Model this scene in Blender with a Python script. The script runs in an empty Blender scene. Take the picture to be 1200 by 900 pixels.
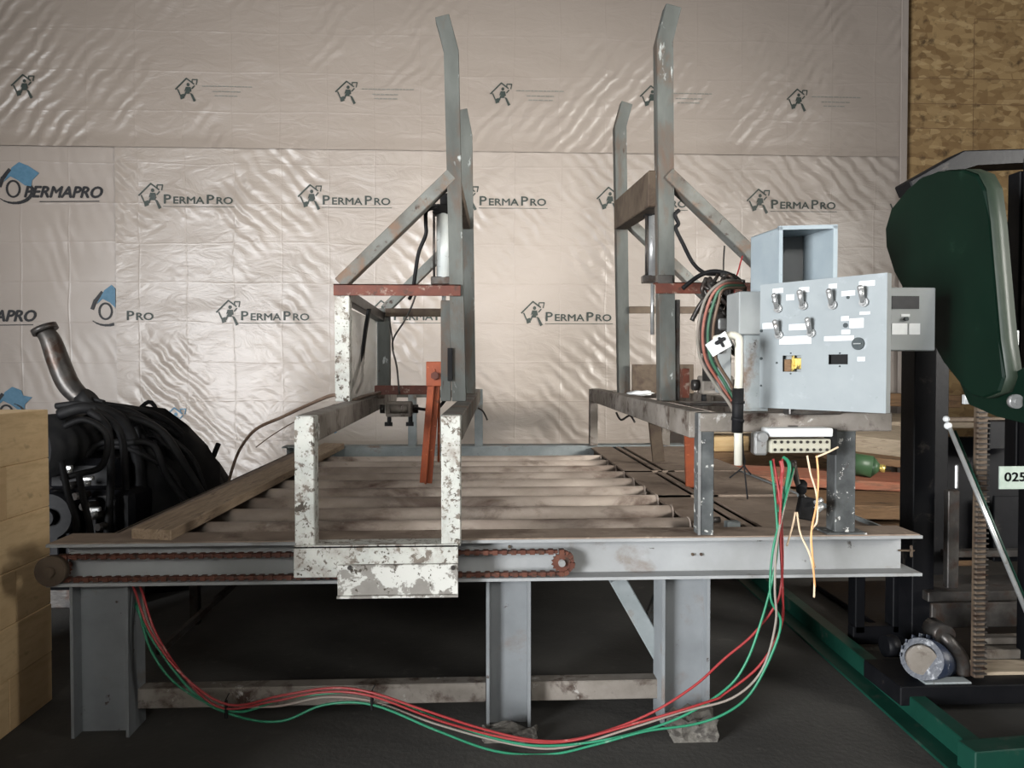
import bpy, bmesh, math, random
from mathutils import Vector, Matrix, Euler, noise
random.seed(7)
S = bpy.context.scene
COL = S.collection
R = math.radians
V = Vector

# ------------------------------------------------------------------ camera
CAM_LOC = V((0, 0, 1.45))
CAM_ROT = Euler((R(90 - 1.24), 0, R(-2.6)), 'XYZ')
F_PX = 880.0
cd = bpy.data.cameras.new('camera'); cam = bpy.data.objects.new('camera', cd); COL.objects.link(cam)
cam.location = CAM_LOC; cam.rotation_euler = CAM_ROT
cd.sensor_width = 36; cd.lens = F_PX / 1200 * 36; cd.clip_start = 0.05; cd.clip_end = 200
S.camera = cam
MR = CAM_ROT.to_matrix()
def ray(px, py): return (MR @ V(((px - 600) / F_PX, -(py - 450) / F_PX, -1))).normalized()
def P(px, py, Y): d = ray(px, py); return CAM_LOC + d * (Y / d.y)
def PX(px, py, X): d = ray(px, py); return CAM_LOC + d * (X / d.x)

# ------------------------------------------------------------------ light
w = bpy.data.worlds.new('world'); S.world = w; w.use_nodes = True
w.node_tree.nodes['Background'].inputs[0].default_value = (.62, .72, .85, 1)
w.node_tree.nodes['Background'].inputs[1].default_value = .35
def area(name, loc, aim, sx, sy, power, col, spread=180):
    l = bpy.data.lights.new(name, 'AREA'); l.shape = 'RECTANGLE'; l.size = sx; l.size_y = sy
    l.energy = power; l.color = col; l.spread = R(spread)
    o = bpy.data.objects.new(name, l); COL.objects.link(o); o.location = loc
    o.rotation_euler = (V(aim) - V(loc)).to_track_quat('-Z', 'Y').to_euler(); return o
DOOR = (-.9, 3.3, 3.15)       # door opening behind the camera: x0, x1, height
WF = -7.0
SIDE = (-5.2, -1.4, 3.0)          # side door in the left wall: y0, y1, height
ROPEN = (-1.2, 1.6, 2.0, 4.0)      # opening added in the right wall for a fill lamp: y0, y1, z0, z1
HI = (-3.4, 3.3, 3.9, 5.3)       # opening added high in the front wall for a fill lamp: x0, x1, z0, z1
area('door_daylight', (1.2, WF - .1, 1.6), (-.5, 7, 1.5), 4.0, 3.0, 55, (1, .97, .93))
area('high_wall_fill', (-.6, WF - .1, 4.6), (.1, 7.4, 1.0), 5.4, 1.3, 30, (1, .965, .91), 36)  # added lamp, narrow beam brightening the low middle of the back wall
area('right_wall_fill', (7.1, .2, 3.0), (-.3, 7.4, 1.5), 2.6, 1.7, 150, (1, .97, .91), 52)  # added lamp from the right, lights the sheeting and passes the table
area('side_door_daylight', (-6.3, -3.3, 1.55), (.5, 4.5, 1.2), 2.8, 2.8, 960, (.97, .985, 1), 120)
VS = S.view_settings
VS.view_transform = 'Standard'; VS.look = 'None'; VS.exposure = 0.0; VS.gamma = 1.0; VS.use_curve_mapping = False

# ------------------------------------------------------------------ materials
def nt(name):
    m = bpy.data.materials.new(name); m.use_nodes = True
    t = m.node_tree; b = t.nodes['Principled BSDF']; return m, t, b
def N(t, ty, **k):
    n = t.nodes.new(ty)
    for a, v in k.items(): setattr(n, a, v)
    return n
def rgb(c): return (c[0], c[1], c[2], 1)
def noise_n(t, vec, scale, detail=6, rough=.6, dist=0):
    n = N(t, 'ShaderNodeTexNoise'); n.inputs['Scale'].default_value = scale; n.inputs['Detail'].default_value = detail
    n.inputs['Roughness'].default_value = rough; n.inputs['Distortion'].default_value = dist
    t.links.new(vec, n.inputs['Vector']); return n.outputs['Fac']
def ramp(t, fac, a, b, ca=(0, 0, 0), cb=(1, 1, 1)):
    r = N(t, 'ShaderNodeValToRGB'); e = r.color_ramp.elements
    e[0].position = a; e[1].position = b; e[0].color = rgb(ca); e[1].color = rgb(cb)
    t.links.new(fac, r.inputs[0]); return r.outputs[0]
def mix(t, fac, a, b):
    m = N(t, 'ShaderNodeMix', data_type='RGBA')
    for sock, v in ((0, fac), (6, a), (7, b)):
        if isinstance(v, (tuple, list)): m.inputs[sock].default_value = rgb(v)
        elif isinstance(v, (int, float)): m.inputs[sock].default_value = v
        else: t.links.new(v, m.inputs[sock])
    return m.outputs[2]
def coords(t, sc=(1, 1, 1), rot=(0, 0, 0)):
    c = N(t, 'ShaderNodeTexCoord'); m = N(t, 'ShaderNodeMapping'); m.inputs['Scale'].default_value = sc
    m.inputs['Rotation'].default_value = rot
    t.links.new(c.outputs['Object'], m.inputs[0]); return m.outputs[0]
def bump(t, b, h, strength, dist=.01, prev=None):
    n = N(t, 'ShaderNodeBump'); n.inputs['Strength'].default_value = strength; n.inputs['Distance'].default_value = dist
    t.links.new(h, n.inputs['Height'])
    if prev is not None: t.links.new(prev, n.inputs['Normal'])
    t.links.new(n.outputs[0], b.inputs['Normal']); return n.outputs[0]
def paint(name, c1, c2, patches=(), scale=6, rough=.55, metal=0., bmp=.25, stretch=(1, 1, 1), coat=0):
    """mottled surface: c1/c2 blended by noise, then patches (colour, low, high, scale) of wear"""
    m, t, b = nt(name); v = coords(t, stretch)
    col = mix(t, ramp(t, noise_n(t, v, scale), .35, .65), c1, c2)
    h = noise_n(t, v, scale * 6, 4)
    for (pc, lo, hi, s) in patches:
        f = ramp(t, noise_n(t, v, s, 8, .65, .3), lo, hi); col = mix(t, f, col, pc)
    t.links.new(col, b.inputs['Base Color'])
    b.inputs['Roughness'].default_value = rough; b.inputs['Metallic'].default_value = metal
    b.inputs['Specular IOR Level'].default_value = .3
    if coat: b.inputs['Coat Weight'].default_value = coat
    if bmp: bump(t, b, h, bmp, .004)
    return m
M = {}
RUST = (.095, .035, .018); DKR = (.035, .02, .014); DIRT = (.12, .085, .062)
M['steel'] = paint('grey_steel', (0.136, 0.156, 0.16), (0.208, 0.228, 0.232), [(DIRT, .56, .68, 5), (DKR, .64, .72, 22)], 5, .68, 0)
M['steel_brown'] = paint('dirty_steel', (.12, .105, .088), (.20, .18, .16), [(DKR, .52, .66, 9), ((.36, .35, .33), .62, .7, 14)], 5, .68, 0)
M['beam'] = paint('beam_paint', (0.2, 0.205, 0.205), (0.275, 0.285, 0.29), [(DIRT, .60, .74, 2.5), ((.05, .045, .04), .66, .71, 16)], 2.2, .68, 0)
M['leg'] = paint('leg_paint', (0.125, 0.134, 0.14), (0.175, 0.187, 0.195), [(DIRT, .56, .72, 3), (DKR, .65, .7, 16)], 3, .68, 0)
M['chipped'] = paint('chipped_white_paint', (0.34, 0.35, 0.325), (0.44, 0.44, 0.405), [((.14, .12, .10), .55, .60, 24), ((.10, .085, .07), .575, .62, 50), ((.05, .04, .03), .61, .63, 18), ((.16, .13, .105), .48, .72, 6)], 8, .65)
M['chip_low'] = paint('worn_plate_paint', (.16, .15, .135), (.22, .21, .19), [((.46, .46, .43), .50, .535, 9), ((.05, .04, .03), .60, .63, 40)], 6, .65)
M['chip_dark'] = paint('chipped_grey_paint', (0.0385, 0.042, 0.0434), (0.091, 0.098, 0.098), [((.42, .42, .40), .60, .63, 30), (DKR, .62, .7, 12)], 9, .5)
M['mast'] = paint('mast_paint', (0.0496, 0.0528, 0.048), (0.092, 0.0976, 0.0896), [((.075, .05, .036), .50, .64, 6), ((.30, .32, .31), .64, .69, 14), (DKR, .64, .69, 25)], 5, .68, 0, stretch=(1, 1, .35))
M['brace'] = paint('brace_paint', (0.055, 0.047, 0.038), (0.13, 0.135, 0.125), [((.12, .075, .05), .50, .64, 7), (DKR, .6, .68, 18)], 4, .68, 0)
M['redrust'] = paint('rust_red_paint', (0.112, 0.0315, 0.0175), (0.07, 0.021, 0.014), [((.22, .17, .14), .57, .68, 22), (DKR, .58, .7, 14)], 9, .6)
M['orange'] = paint('orange_primer', (0.2835, 0.0675, 0.0236), (0.2025, 0.0473, 0.0203), [(DKR, .6, .72, 12), ((.5, .2, .1), .62, .72, 30)], 9, .55)
M['rustplate'] = paint('rusty_plate', (0.052, 0.036, 0.024), (0.09, 0.066, 0.045), [(DKR, .5, .7, 8)], 6, .7)
M['deck'] = paint('dusty_deck', (.155, .115, .088), (.235, .185, .145), [((.08, .05, .035), .55, .7, 4), ((.34, .28, .22), .62, .75, 11)], 4, .75)
M['roller'] = paint('roller_steel', (0.2025, 0.162, 0.135), (0.459, 0.3915, 0.3375), [((.09, .055, .04), .52, .68, 5), ((.45, .40, .36), .64, .74, 12)], 3, .6, 0, stretch=(.5, 1, 1))
M['chain'] = paint('rusty_chain', (0.066, 0.021, 0.0132), (0.096, 0.036, 0.021), [(DKR, .52, .62, 30)], 20, .6)
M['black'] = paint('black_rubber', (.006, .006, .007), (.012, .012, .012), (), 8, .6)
M['blackmetal'] = paint('black_metal', (0.003, 0.0033, 0.0042), (0.006, 0.006, 0.0072), [((.04, .035, .03), .62, .75, 8)], 5, .5)
for k_ in ('black', 'blackmetal'): M[k_].node_tree.nodes['Principled BSDF'].inputs['Specular IOR Level'].default_value = .12
M['darkmetal'] = paint('dark_oily_metal', (.03, .028, .027), (.07, .065, .06), [(DKR, .5, .65, 10)], 9, .38, .5)
M['silver'] = paint('worn_silver', (0.3094, 0.315, 0.315), (0.405, 0.4106, 0.405), [((.2, .18, .16), .6, .7, 20)], 14, .3, .6)
M['cylwhite'] = paint('cylinder_barrel', (0.36, 0.384, 0.378), (0.444, 0.462, 0.444), [((.12, .11, .1), .62, .67, 26)], 10, .35)
M['panel'] = paint('light_grey_enamel', (0.209, 0.2324, 0.2424), (0.2383, 0.2633, 0.2717), [((.30, .33, .35), .6, .72, 9), ((.17, .19, .2), .66, .74, 26)], 5, .4, 0, .08)
M['panelgrey'] = paint('grey_enamel', (0.196, 0.21, 0.21), (0.238, 0.252, 0.252), (), 4, .45, 0, .05)
M['boxblue'] = paint('pale_blue_enamel', (0.21, 0.25, 0.275), (0.25, 0.29, 0.31), [((.15, .165, .17), .66, .75, 14)], 6, .4, 0, .05)
M['box_shade'] = paint('box_inside_shade', (0.07, 0.077, 0.0805), (0.091, 0.098, 0.1015), (), 4, .4)  # shade inside the open box is put into this darker colour
M['label'] = paint('white_label', (0.5381, 0.5612, 0.5689), (0.5996, 0.615, 0.615), (), 20, .5, 0, 0)
M['plate'] = paint('name_plate', (.24, .29, .25), (.30, .35, .31), (), 20, .5, 0, 0)
M['labeldark'] = paint('dark_knob', (.03, .04, .045), (.05, .06, .06), (), 20, .4, 0, 0)
M['brass'] = paint('brass_contact', (.55, .38, .08), (.75, .6, .2), [((.1, .07, .03), .5, .55, 30)], 20, .35, .6)
M['pvc'] = paint('white_pvc', (0.4536, 0.441, 0.378), (0.504, 0.4914, 0.4284), [((.3, .26, .2), .68, .78, 10)], 5, .35, 0, .05)
M['term'] = paint('cream_terminals', (0.3038, 0.294, 0.2352), (0.343, 0.3332, 0.2744), [((.2, .18, .13), .62, .68, 50)], 30, .5)
M['green'] = paint('green_enamel', (0.0016, 0.0089, 0.0052), (0.0021, 0.0115, 0.0065), [((.012, .035, .022), .64, .8, 6)], 3, .55, 0, .04)
M['green'].node_tree.nodes['Principled BSDF'].inputs['Specular IOR Level'].default_value = .12
M['rail_green'] = paint('green_rail_paint', (0.0036, 0.0306, 0.0209), (0.0058, 0.0432, 0.0288), [((.05, .06, .05), .6, .7, 7)], 4, .45)
M['greenrim'] = paint('dusty_green_rim', (0.0168, 0.0264, 0.0182), (0.0264, 0.036, 0.025), (), 4, .45)
M['blue'] = paint('blue_motor_paint', (0.0072, 0.012, 0.0264), (0.024, 0.0288, 0.0384), [((.25, .26, .28), .58, .68, 20)], 9, .4)
M['hose_red'] = paint('red_hose', (0.2244, 0.0184, 0.0204), (0.253, 0.0367, 0.0367), [((.5, .35, .3), .62, .75, 6)], 5, .4, 0, 0)
M['hose_dull'] = paint('faded_red_hose', (.22, .07, .05), (.30, .14, .11), (), 6, .55, 0, 0)
M['hose_dullgreen'] = paint('faded_green_hose', (.03, .10, .06), (.08, .15, .10), (), 6, .55, 0, 0)
M['hose_green'] = paint('green_hose', (0.0153, 0.1377, 0.0714), (0.0255, 0.1836, 0.102), [((.3, .4, .33), .64, .78, 6)], 5, .4, 0, 0)
M['hose_grey'] = paint('dusty_hose', (0.18, 0.174, 0.15), (0.228, 0.18, 0.156), (), 4, .5, 0, 0)
M['wire_or'] = paint('orange_wire', (.62, .27, .10), (.68, .38, .18), (), 5, .5, 0, 0)
M['wire_tan'] = paint('tan_wire', (.60, .45, .30), (.66, .52, .38), (), 5, .5, 0, 0)
M['hosebrown'] = paint('brown_hose', (.10, .065, .045), (.16, .11, .08), (), 7, .5, 0, 0)
M['plank'] = paint('weathered_plank', (.20, .145, .095), (.33, .25, .175), [((.09, .06, .04), .56, .7, 5)], 5, .75, 0, .3, stretch=(7, .8, 7))
M['scrap1'] = paint('grey_scrap_wood', (.22, .18, .13), (.34, .28, .21), [((.08, .05, .035), .55, .7, 5)], 5, .8, stretch=(.6, 3, 6))
M['scrap2'] = paint('red_scrap_wood', (.22, .07, .04), (.30, .13, .08), [((.10, .06, .04), .5, .7, 5)], 5, .8, stretch=(.6, 3, 6))
M['scrap3'] = paint('brown_scrap_wood', (.12, .07, .035), (.20, .12, .065), [((.04, .025, .015), .5, .7, 5)], 5, .8, stretch=(.6, 3, 6))
M['scrap4'] = paint('yellow_scrap_wood', (.45, .30, .14), (.55, .40, .22), (), 5, .8, stretch=(.6, 3, 6))
M['bottle'] = paint('green_drum_paint', (.03, .07, .03), (.045, .09, .045), (), 5, .4)
M['concrete'] = paint('crumbled_concrete', (0.078, 0.072, 0.063), (0.132, 0.123, 0.108), [((.05, .045, .04), .5, .6, 20)], 12, .9, 0, .8)
M['osb'] = None
M['logo_dark'] = paint('dark_print', (.025, .035, .03), (.04, .05, .045), (), 20, .5, 0, 0)
M['logo_black'] = paint('black_print', (.01, .01, .012), (.018, .018, .02), (), 20, .5, 0, 0)
M['logo_grey'] = paint('faded_print', (.16, .16, .14), (.2, .2, .18), (), 20, .5, 0, 0)
M['logo_blue'] = paint('blue_print', (.05, .13, .20), (.07, .16, .24), (), 20, .5, 0, 0)
M['acrylic'] = paint('dusty_acrylic', (.45, .45, .40), (.36, .36, .33), (), 4, .35, 0, .05)
M['acrylic'].node_tree.nodes['Principled BSDF'].inputs['Alpha'].default_value = .55

# timber faces
m, t, b = nt('pale_timber'); v = coords(t, (1, 1, 1))
c = mix(t, ramp(t, noise_n(t, v, 2.2, 5), .3, .7), (.62, .43, .23), (.80, .60, .35))
c = mix(t, ramp(t, noise_n(t, coords(t, (1, 2, 9)), 5, 6), .45, .75), c, (.60, .42, .22))
c = mix(t, ramp(t, noise_n(t, v, 6, 3, .5, .6), .66, .80), c, (.24, .15, .075))
oi = N(t, 'ShaderNodeObjectInfo'); c = mix(t, ramp(t, oi.outputs['Random'], .3, 1, (0, 0, 0), (.5, .5, .5)), c, (.5, .33, .17))
t.links.new(c, b.inputs['Base Color']); b.inputs['Roughness'].default_value = .75
bump(t, b, noise_n(t, v, 30, 5), .25, .004); M['timber'] = m

# OSB board
m, t, b = nt('osb_board')
vo = N(t, 'ShaderNodeTexVoronoi'); vo.inputs['Scale'].default_value = 13; t.links.new(coords(t, (.8, 1, 1.3), (0, .3, 0)), vo.inputs['Vector'])
vo2 = N(t, 'ShaderNodeTexVoronoi'); vo2.inputs['Scale'].default_value = 15; t.links.new(coords(t, (.6, 1, 1.5), (0, 1.1, 0)), vo2.inputs['Vector'])
sp = N(t, 'ShaderNodeSeparateColor'); t.links.new(vo.outputs['Color'], sp.inputs[0])
sp2 = N(t, 'ShaderNodeSeparateColor'); t.links.new(vo2.outputs['Color'], sp2.inputs[0])
c = mix(t, sp.outputs[0], (.17, .10, .04), (.30, .20, .09))
c = mix(t, ramp(t, sp2.outputs[1], .7, 1.0, (0, 0, 0), (.6, .6, .6)), c, (.42, .30, .15))
c = mix(t, ramp(t, noise_n(t, coords(t), 9, 7), .56, .72), c, (.07, .04, .016))
t.links.new(c, b.inputs['Base Color']); b.inputs['Roughness'].default_value = .7
bump(t, b, sp.outputs[1], .3, .006); M['osb'] = m

# printed plastic film on the wall, milky and wrinkled
def film(name, tint, tint2, wr, diag):
    m, t, b = nt(name); v = coords(t)
    c = mix(t, ramp(t, noise_n(t, v, .55, 4), .35, .65), tint, tint2)
    # fine square reinforcing creases
    gx = None
    for (axis, sp_) in ((0, .45), (2, .38)):
        s = N(t, 'ShaderNodeSeparateXYZ'); 
        dn = N(t, 'ShaderNodeVectorMath', operation='ADD')
        nn = N(t, 'ShaderNodeTexNoise'); nn.inputs['Scale'].default_value = 1.3
        t.links.new(v, nn.inputs['Vector']); sc = N(t, 'ShaderNodeVectorMath', operation='SCALE'); sc.inputs[3].default_value = .07
        t.links.new(nn.outputs['Color'], sc.inputs[0]); t.links.new(v, dn.inputs[0]); t.links.new(sc.outputs[0], dn.inputs[1])
        t.links.new(dn.outputs[0], s.inputs[0])
        a = N(t, 'ShaderNodeMath', operation='PINGPONG'); a.inputs[1].default_value = sp_ / 2
        t.links.new(s.outputs[axis], a.inputs[0])
        l = ramp(t, a.outputs[0], 0.0, .011, (1, 1, 1), (0, 0, 0))
        g = l if gx is None else N(t, 'ShaderNodeMath', operation='MAXIMUM')
        if gx is not None: t.links.new(gx, g.inputs[0]); t.links.new(l, g.inputs[1]); g = g.outputs[0]
        gx = g
    fm = N(t, 'ShaderNodeMath', operation='MULTIPLY'); t.links.new(gx, fm.inputs[0])
    t.links.new(ramp(t, noise_n(t, v, 2.5, 3), .42, .62), fm.inputs[1])
    fm2 = N(t, 'ShaderNodeMath', operation='MULTIPLY'); fm2.inputs[1].default_value = .3; t.links.new(fm.outputs[0], fm2.inputs[0])
    c = mix(t, fm2.outputs[0], c, (.22, .18, .14))
    # scattered specks and dirt
    c = mix(t, ramp(t, noise_n(t, v, 16, 2), .74, .78), c, (.32, .27, .22))
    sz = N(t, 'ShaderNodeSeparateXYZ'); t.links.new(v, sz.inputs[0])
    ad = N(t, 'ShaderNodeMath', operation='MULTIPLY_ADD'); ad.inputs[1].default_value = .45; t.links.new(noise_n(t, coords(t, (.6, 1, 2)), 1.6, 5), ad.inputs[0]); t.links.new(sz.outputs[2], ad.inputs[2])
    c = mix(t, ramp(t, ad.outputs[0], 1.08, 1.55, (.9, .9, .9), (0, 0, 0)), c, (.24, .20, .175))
    t.links.new(c, b.inputs['Base Color']); b.inputs['Roughness'].default_value = .38; b.inputs['Specular IOR Level'].default_value = .6
    h1 = N(t, 'ShaderNodeTexNoise', noise_type='RIDGED_MULTIFRACTAL'); h1.inputs['Scale'].default_value = 1.1; h1.inputs['Detail'].default_value = 5; h1.inputs['Distortion'].default_value = .5
    t.links.new(coords(t, (.8, 1, 3.4), (0, .12, 0)), h1.inputs['Vector'])
    h2 = noise_n(t, coords(t, (1, 1, 2.2), (0, -.5, 0)), 3.2, 4, .55, 1.5)
    wv = N(t, 'ShaderNodeTexWave'); wv.inputs['Scale'].default_value = 2.6; wv.inputs['Distortion'].default_value = 5; wv.inputs['Detail'].default_value = 2; wv.inputs['Detail Scale'].default_value = 1.2
    t.links.new(coords(t, (1, 1, 1), (0, diag, 0)), wv.inputs['Vector'])
    mk = ramp(t, noise_n(t, v, .8, 2), .48, .62)
    mm = N(t, 'ShaderNodeMath', operation='MULTIPLY'); t.links.new(wv.outputs['Fac'], mm.inputs[0]); t.links.new(mk, mm.inputs[1])
    n1 = bump(t, b, h1.outputs['Fac'], .16 * wr, .03)
    n2 = bump(t, b, h2, .22 * wr, .035, n1)
    n3 = bump(t, b, mm.outputs[0], .45 * wr, .025, n2)
    bump(t, b, gx, .18, .006, n3)
    return m
M['film_main'] = film('vapour_film', (0.71, 0.67, 0.565), (0.78, 0.74, 0.635), 1.0, .8)
M['film_left'] = film('vapour_film_dull', (0.65, 0.62, 0.55), (0.7, 0.67, 0.6), .25, .4)
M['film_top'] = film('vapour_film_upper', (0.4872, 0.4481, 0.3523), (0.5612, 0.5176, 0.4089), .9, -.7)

# floor
m, t, b = nt('dark_concrete_floor'); v = coords(t)
c = mix(t, ramp(t, noise_n(t, v, 1.4, 8), .35, .65), (.028, .0265, .024), (.052, .049, .044))
c = mix(t, ramp(t, noise_n(t, v, 14, 6), .6, .72), c, (.055, .052, .046))
t.links.new(c, b.inputs['Base Color']); b.inputs['Roughness'].default_value = .85
bump(t, b, noise_n(t, v, 40, 6), .4, .006); M['floor'] = m
M['plain_wall'] = paint('shed_wall_boards', (.16, .13, .10), (.22, .18, .14), (), 3, .8)
M['ceiling'] = paint('dark_roof', (.10, .095, .09), (.14, .13, .12), (), 2, .8)

# ------------------------------------------------------------------ mesh helpers
ORG = {}
class MB:
    def __init__(s): s.bm = bmesh.new()
    def box(s, lo, hi, rot=None, bev=0):
        lo = V(lo); hi = V(hi); c = (lo + hi) / 2; d = hi - lo
        mt = Matrix.Translation(c) @ (rot.to_4x4() if rot else Matrix()) @ Matrix.Diagonal((abs(d.x), abs(d.y), abs(d.z), 1))
        g = bmesh.ops.create_cube(s.bm, size=1, matrix=mt)
        if bev: s.bevel(g['verts'], bev)
        return s
    def bevel(s, vs, w_, seg=1):
        es = list({e for v_ in vs for e in v_.link_edges})
        bmesh.ops.bevel(s.bm, geom=es, offset=w_, segments=seg, affect='EDGES', profile=.6)
    def bar(s, p0, p1, w_, h_, up=(0, 0, 1), bev=.004, ext=0):
        p0 = V(p0); p1 = V(p1); d = (p1 - p0); L = d.length; d.normalize()
        up = V(up)
        if abs(d.dot(up)) > .95: up = V((0, 1, 0))
        sx = d.cross(up).normalized(); sz = sx.cross(d).normalized()
        rot = Matrix((sx, d, sz)).transposed()
        mt = Matrix.Translation((p0 + p1) / 2) @ rot.to_4x4() @ Matrix.Diagonal((w_, L + ext * 2, h_, 1))
        g = bmesh.ops.create_cube(s.bm, size=1, matrix=mt)
        if bev: s.bevel(g['verts'], bev)
        return s
    def cyl(s, p0, p1, r, r2=None, seg=20, bev=0):
        p0 = V(p0); p1 = V(p1); d = p1 - p0
        q = d.to_track_quat('Z', 'Y').to_matrix().to_4x4()
        g = bmesh.ops.create_cone(s.bm, cap_ends=True, segments=seg, radius1=r, radius2=r if r2 is None else r2, depth=d.length,
                              matrix=Matrix.Translation((p0 + p1) / 2) @ q)
        for v_ in g['verts']:
            for f in v_.link_faces:
                if len(f.verts) == 4: f.smooth = True
        return s
    def tube(s, pts, r, seg=8, sub=6, cap=True, rad=None):
        pts = [V(p) for p in pts]; path = []
        n = len(pts)
        if n == 2: path = pts
        else:
            for i in range(n - 1):
                a = pts[max(i - 1, 0)]; b_ = pts[i]; c_ = pts[i + 1]; d_ = pts[min(i + 2, n - 1)]
                for k in range(sub):
                    u = k / sub
                    path.append(.5 * ((2 * b_) + (c_ - a) * u + (2 * a - 5 * b_ + 4 * c_ - d_) * u * u + (3 * b_ - a - 3 * c_ + d_) * u ** 3))
            path.append(pts[-1])
        rings = []; up = V((0, 0, 1)); L = len(path)
        for i, p in enumerate(path):
            tg = (path[min(i + 1, L - 1)] - path[max(i - 1, 0)]).normalized()
            sx = tg.cross(up)
            if sx.length < .05: sx = tg.cross(V((0, 1, 0)))
            sx.normalize(); up = sx.cross(tg).normalized()
            rr = r if rad is None else rad(i / (L - 1))
            rings.append([s.bm.verts.new(p + (sx * math.cos(a_) + up * math.sin(a_)) * rr) for a_ in [2 * math.pi * k / seg for k in range(seg)]])
        for i in range(L - 1):
            for k in range(seg):
                f = s.bm.faces.new((rings[i][k], rings[i][(k + 1) % seg], rings[i + 1][(k + 1) % seg], rings[i + 1][k])); f.smooth = True
        if cap:
            s.bm.faces.new(rings[0][::-1]); s.bm.faces.new(rings[-1])
        return s
    def prism(s, pts, off, bev=0):
        """closed polygon pts (3D, planar) extruded by vector off"""
        a = [s.bm.verts.new(V(p)) for p in pts]; b_ = [s.bm.verts.new(V(p) + V(off)) for p in pts]; n = len(a)
        fs = [s.bm.faces.new(a[::-1]), s.bm.faces.new(b_)]
        for i in range(n): fs.append(s.bm.faces.new((a[i], a[(i + 1) % n], b_[(i + 1) % n], b_[i])))
        if bev: s.bevel(a + b_, bev)
        return s
    def ball(s, c, r, sc=(1, 1, 1), seg=16, jitter=0):
        g = bmesh.ops.create_icosphere(s.bm, subdivisions=3 if seg > 10 else 2, radius=1)
        for v_ in g['verts']:
            k = 1 + (jitter * noise.noise(v_.co * 2.3 + V(c) * 5) if jitter else 0)
            v_.co = V((v_.co.x * r * sc[0] * k, v_.co.y * r * sc[1] * k, v_.co.z * r * sc[2] * k)) + V(c)
            for f in v_.link_faces: f.smooth = True
        return s
    def build(s, name, mat, parent=None, label=None):
        bmesh.ops.recalc_face_normals(s.bm, faces=s.bm.faces)
        me = bpy.data.meshes.new(name)
        if parent is None:
            xs = [v_.co for v_ in s.bm.verts]
            o_ = V((sum(c.x for c in xs) / len(xs), sum(c.y for c in xs) / len(xs), min(c.z for c in xs)))
        else: o_ = ORG[parent.name]
        for v_ in s.bm.verts: v_.co -= o_
        s.bm.to_mesh(me); s.bm.free(); me.materials.append(mat)
        ob = bpy.data.objects.new(name, me); COL.objects.link(ob)
        if parent is None: ob.location = o_
        else: ob.parent = parent
        ORG[ob.name] = o_
        if label: ob['label'] = label
        return ob
def thing(name, loc, label, cat, group=None):
    o = bpy.data.objects.new(name, None); COL.objects.link(o); o.location = loc; o.empty_display_size = .1
    ORG[o.name] = V(loc); return tag(o, label, cat, group)
def tag(o, label, cat, group=None, kind=None):
    o['label'] = label; o['category'] = cat
    if group: o['group'] = group
    if kind: o['kind'] = kind
    return o
def struct(o): o['kind'] = 'structure'; return o

# ------------------------------------------------------------------ the room
YW = 7.4      # wall plane
XL, XR, ZC = -6.2, 7.0, 5.6
struct(MB().box((XL - .2, WF - .2, -.1), (XR + .2, YW + .25, 0)).build('floor', M['floor']))
struct(MB().box((XL, YW, 0), (XR, YW + .2, ZC)).build('wall_back', M['osb']))
struct(MB().box((XL - .2, WF, 0), (XL, SIDE[0], ZC)).box((XL - .2, SIDE[1], 0), (XL, YW + .2, ZC)).box((XL - .2, SIDE[0], SIDE[2]), (XL, SIDE[1], ZC)).build('wall_left', M['plain_wall']))
struct(MB().box((XR, WF, 0), (XR + .2, ROPEN[0], ZC)).box((XR, ROPEN[1], 0), (XR + .2, YW + .2, ZC)).box((XR, ROPEN[0], 0), (XR + .2, ROPEN[1], ROPEN[2])).box((XR, ROPEN[0], ROPEN[3]), (XR + .2, ROPEN[1], ZC)).build('wall_right', M['plain_wall']))
struct(MB().box((XL - .2, WF - .2, ZC), (XR + .2, YW + .25, ZC + .1)).build('ceiling', M['ceiling']))
fw = MB().box((XL - .2, WF - .2, 0), (HI[0], WF, ZC)).box((HI[1], WF - .2, 0), (XR + .2, WF, ZC)).box((HI[0], WF - .2, 0), (DOOR[0], WF, HI[2])).box((DOOR[1], WF - .2, 0), (HI[1], WF, HI[2])).box((HI[0], WF - .2, HI[3]), (DOOR[0], WF, ZC)).box((DOOR[1], WF - .2, HI[3]), (HI[1], WF, ZC)).box((DOOR[0], WF - .2, DOOR[2]), (DOOR[1], WF, HI[2]))
fw.box((DOOR[0], WF - .2, HI[3]), (DOOR[1], WF, ZC))
struct(fw.build('wall_front', M['plain_wall']))
# dark joints of the boards beside the sheeting
def wz(py, px=1100): return P(px, py, YW).z
def wx(px, py=200): return P(px, py, YW).x
seams = [((1142, 22), (1200, 22)), ((1060, 91), (1200, 92)), ((1060, 121), (1200, 122)), ((1060, 150), (1200, 152)), ((1142, 22), (1142, 200))]
for i, (a, b_) in enumerate(seams):
    p0 = P(a[0], a[1], YW - .001); p1 = P(b_[0], b_[1], YW - .001)
    if abs(a[0] - b_[0]) > 5: p1.z = p0.z; p1.x += 1.2
    else: p1.x = p0.x
    struct(MB().bar(p0, p1, .003, .005 if i != 4 else .004, bev=0).build('trim_%d' % (i + 1), M['scrap3']))

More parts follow.
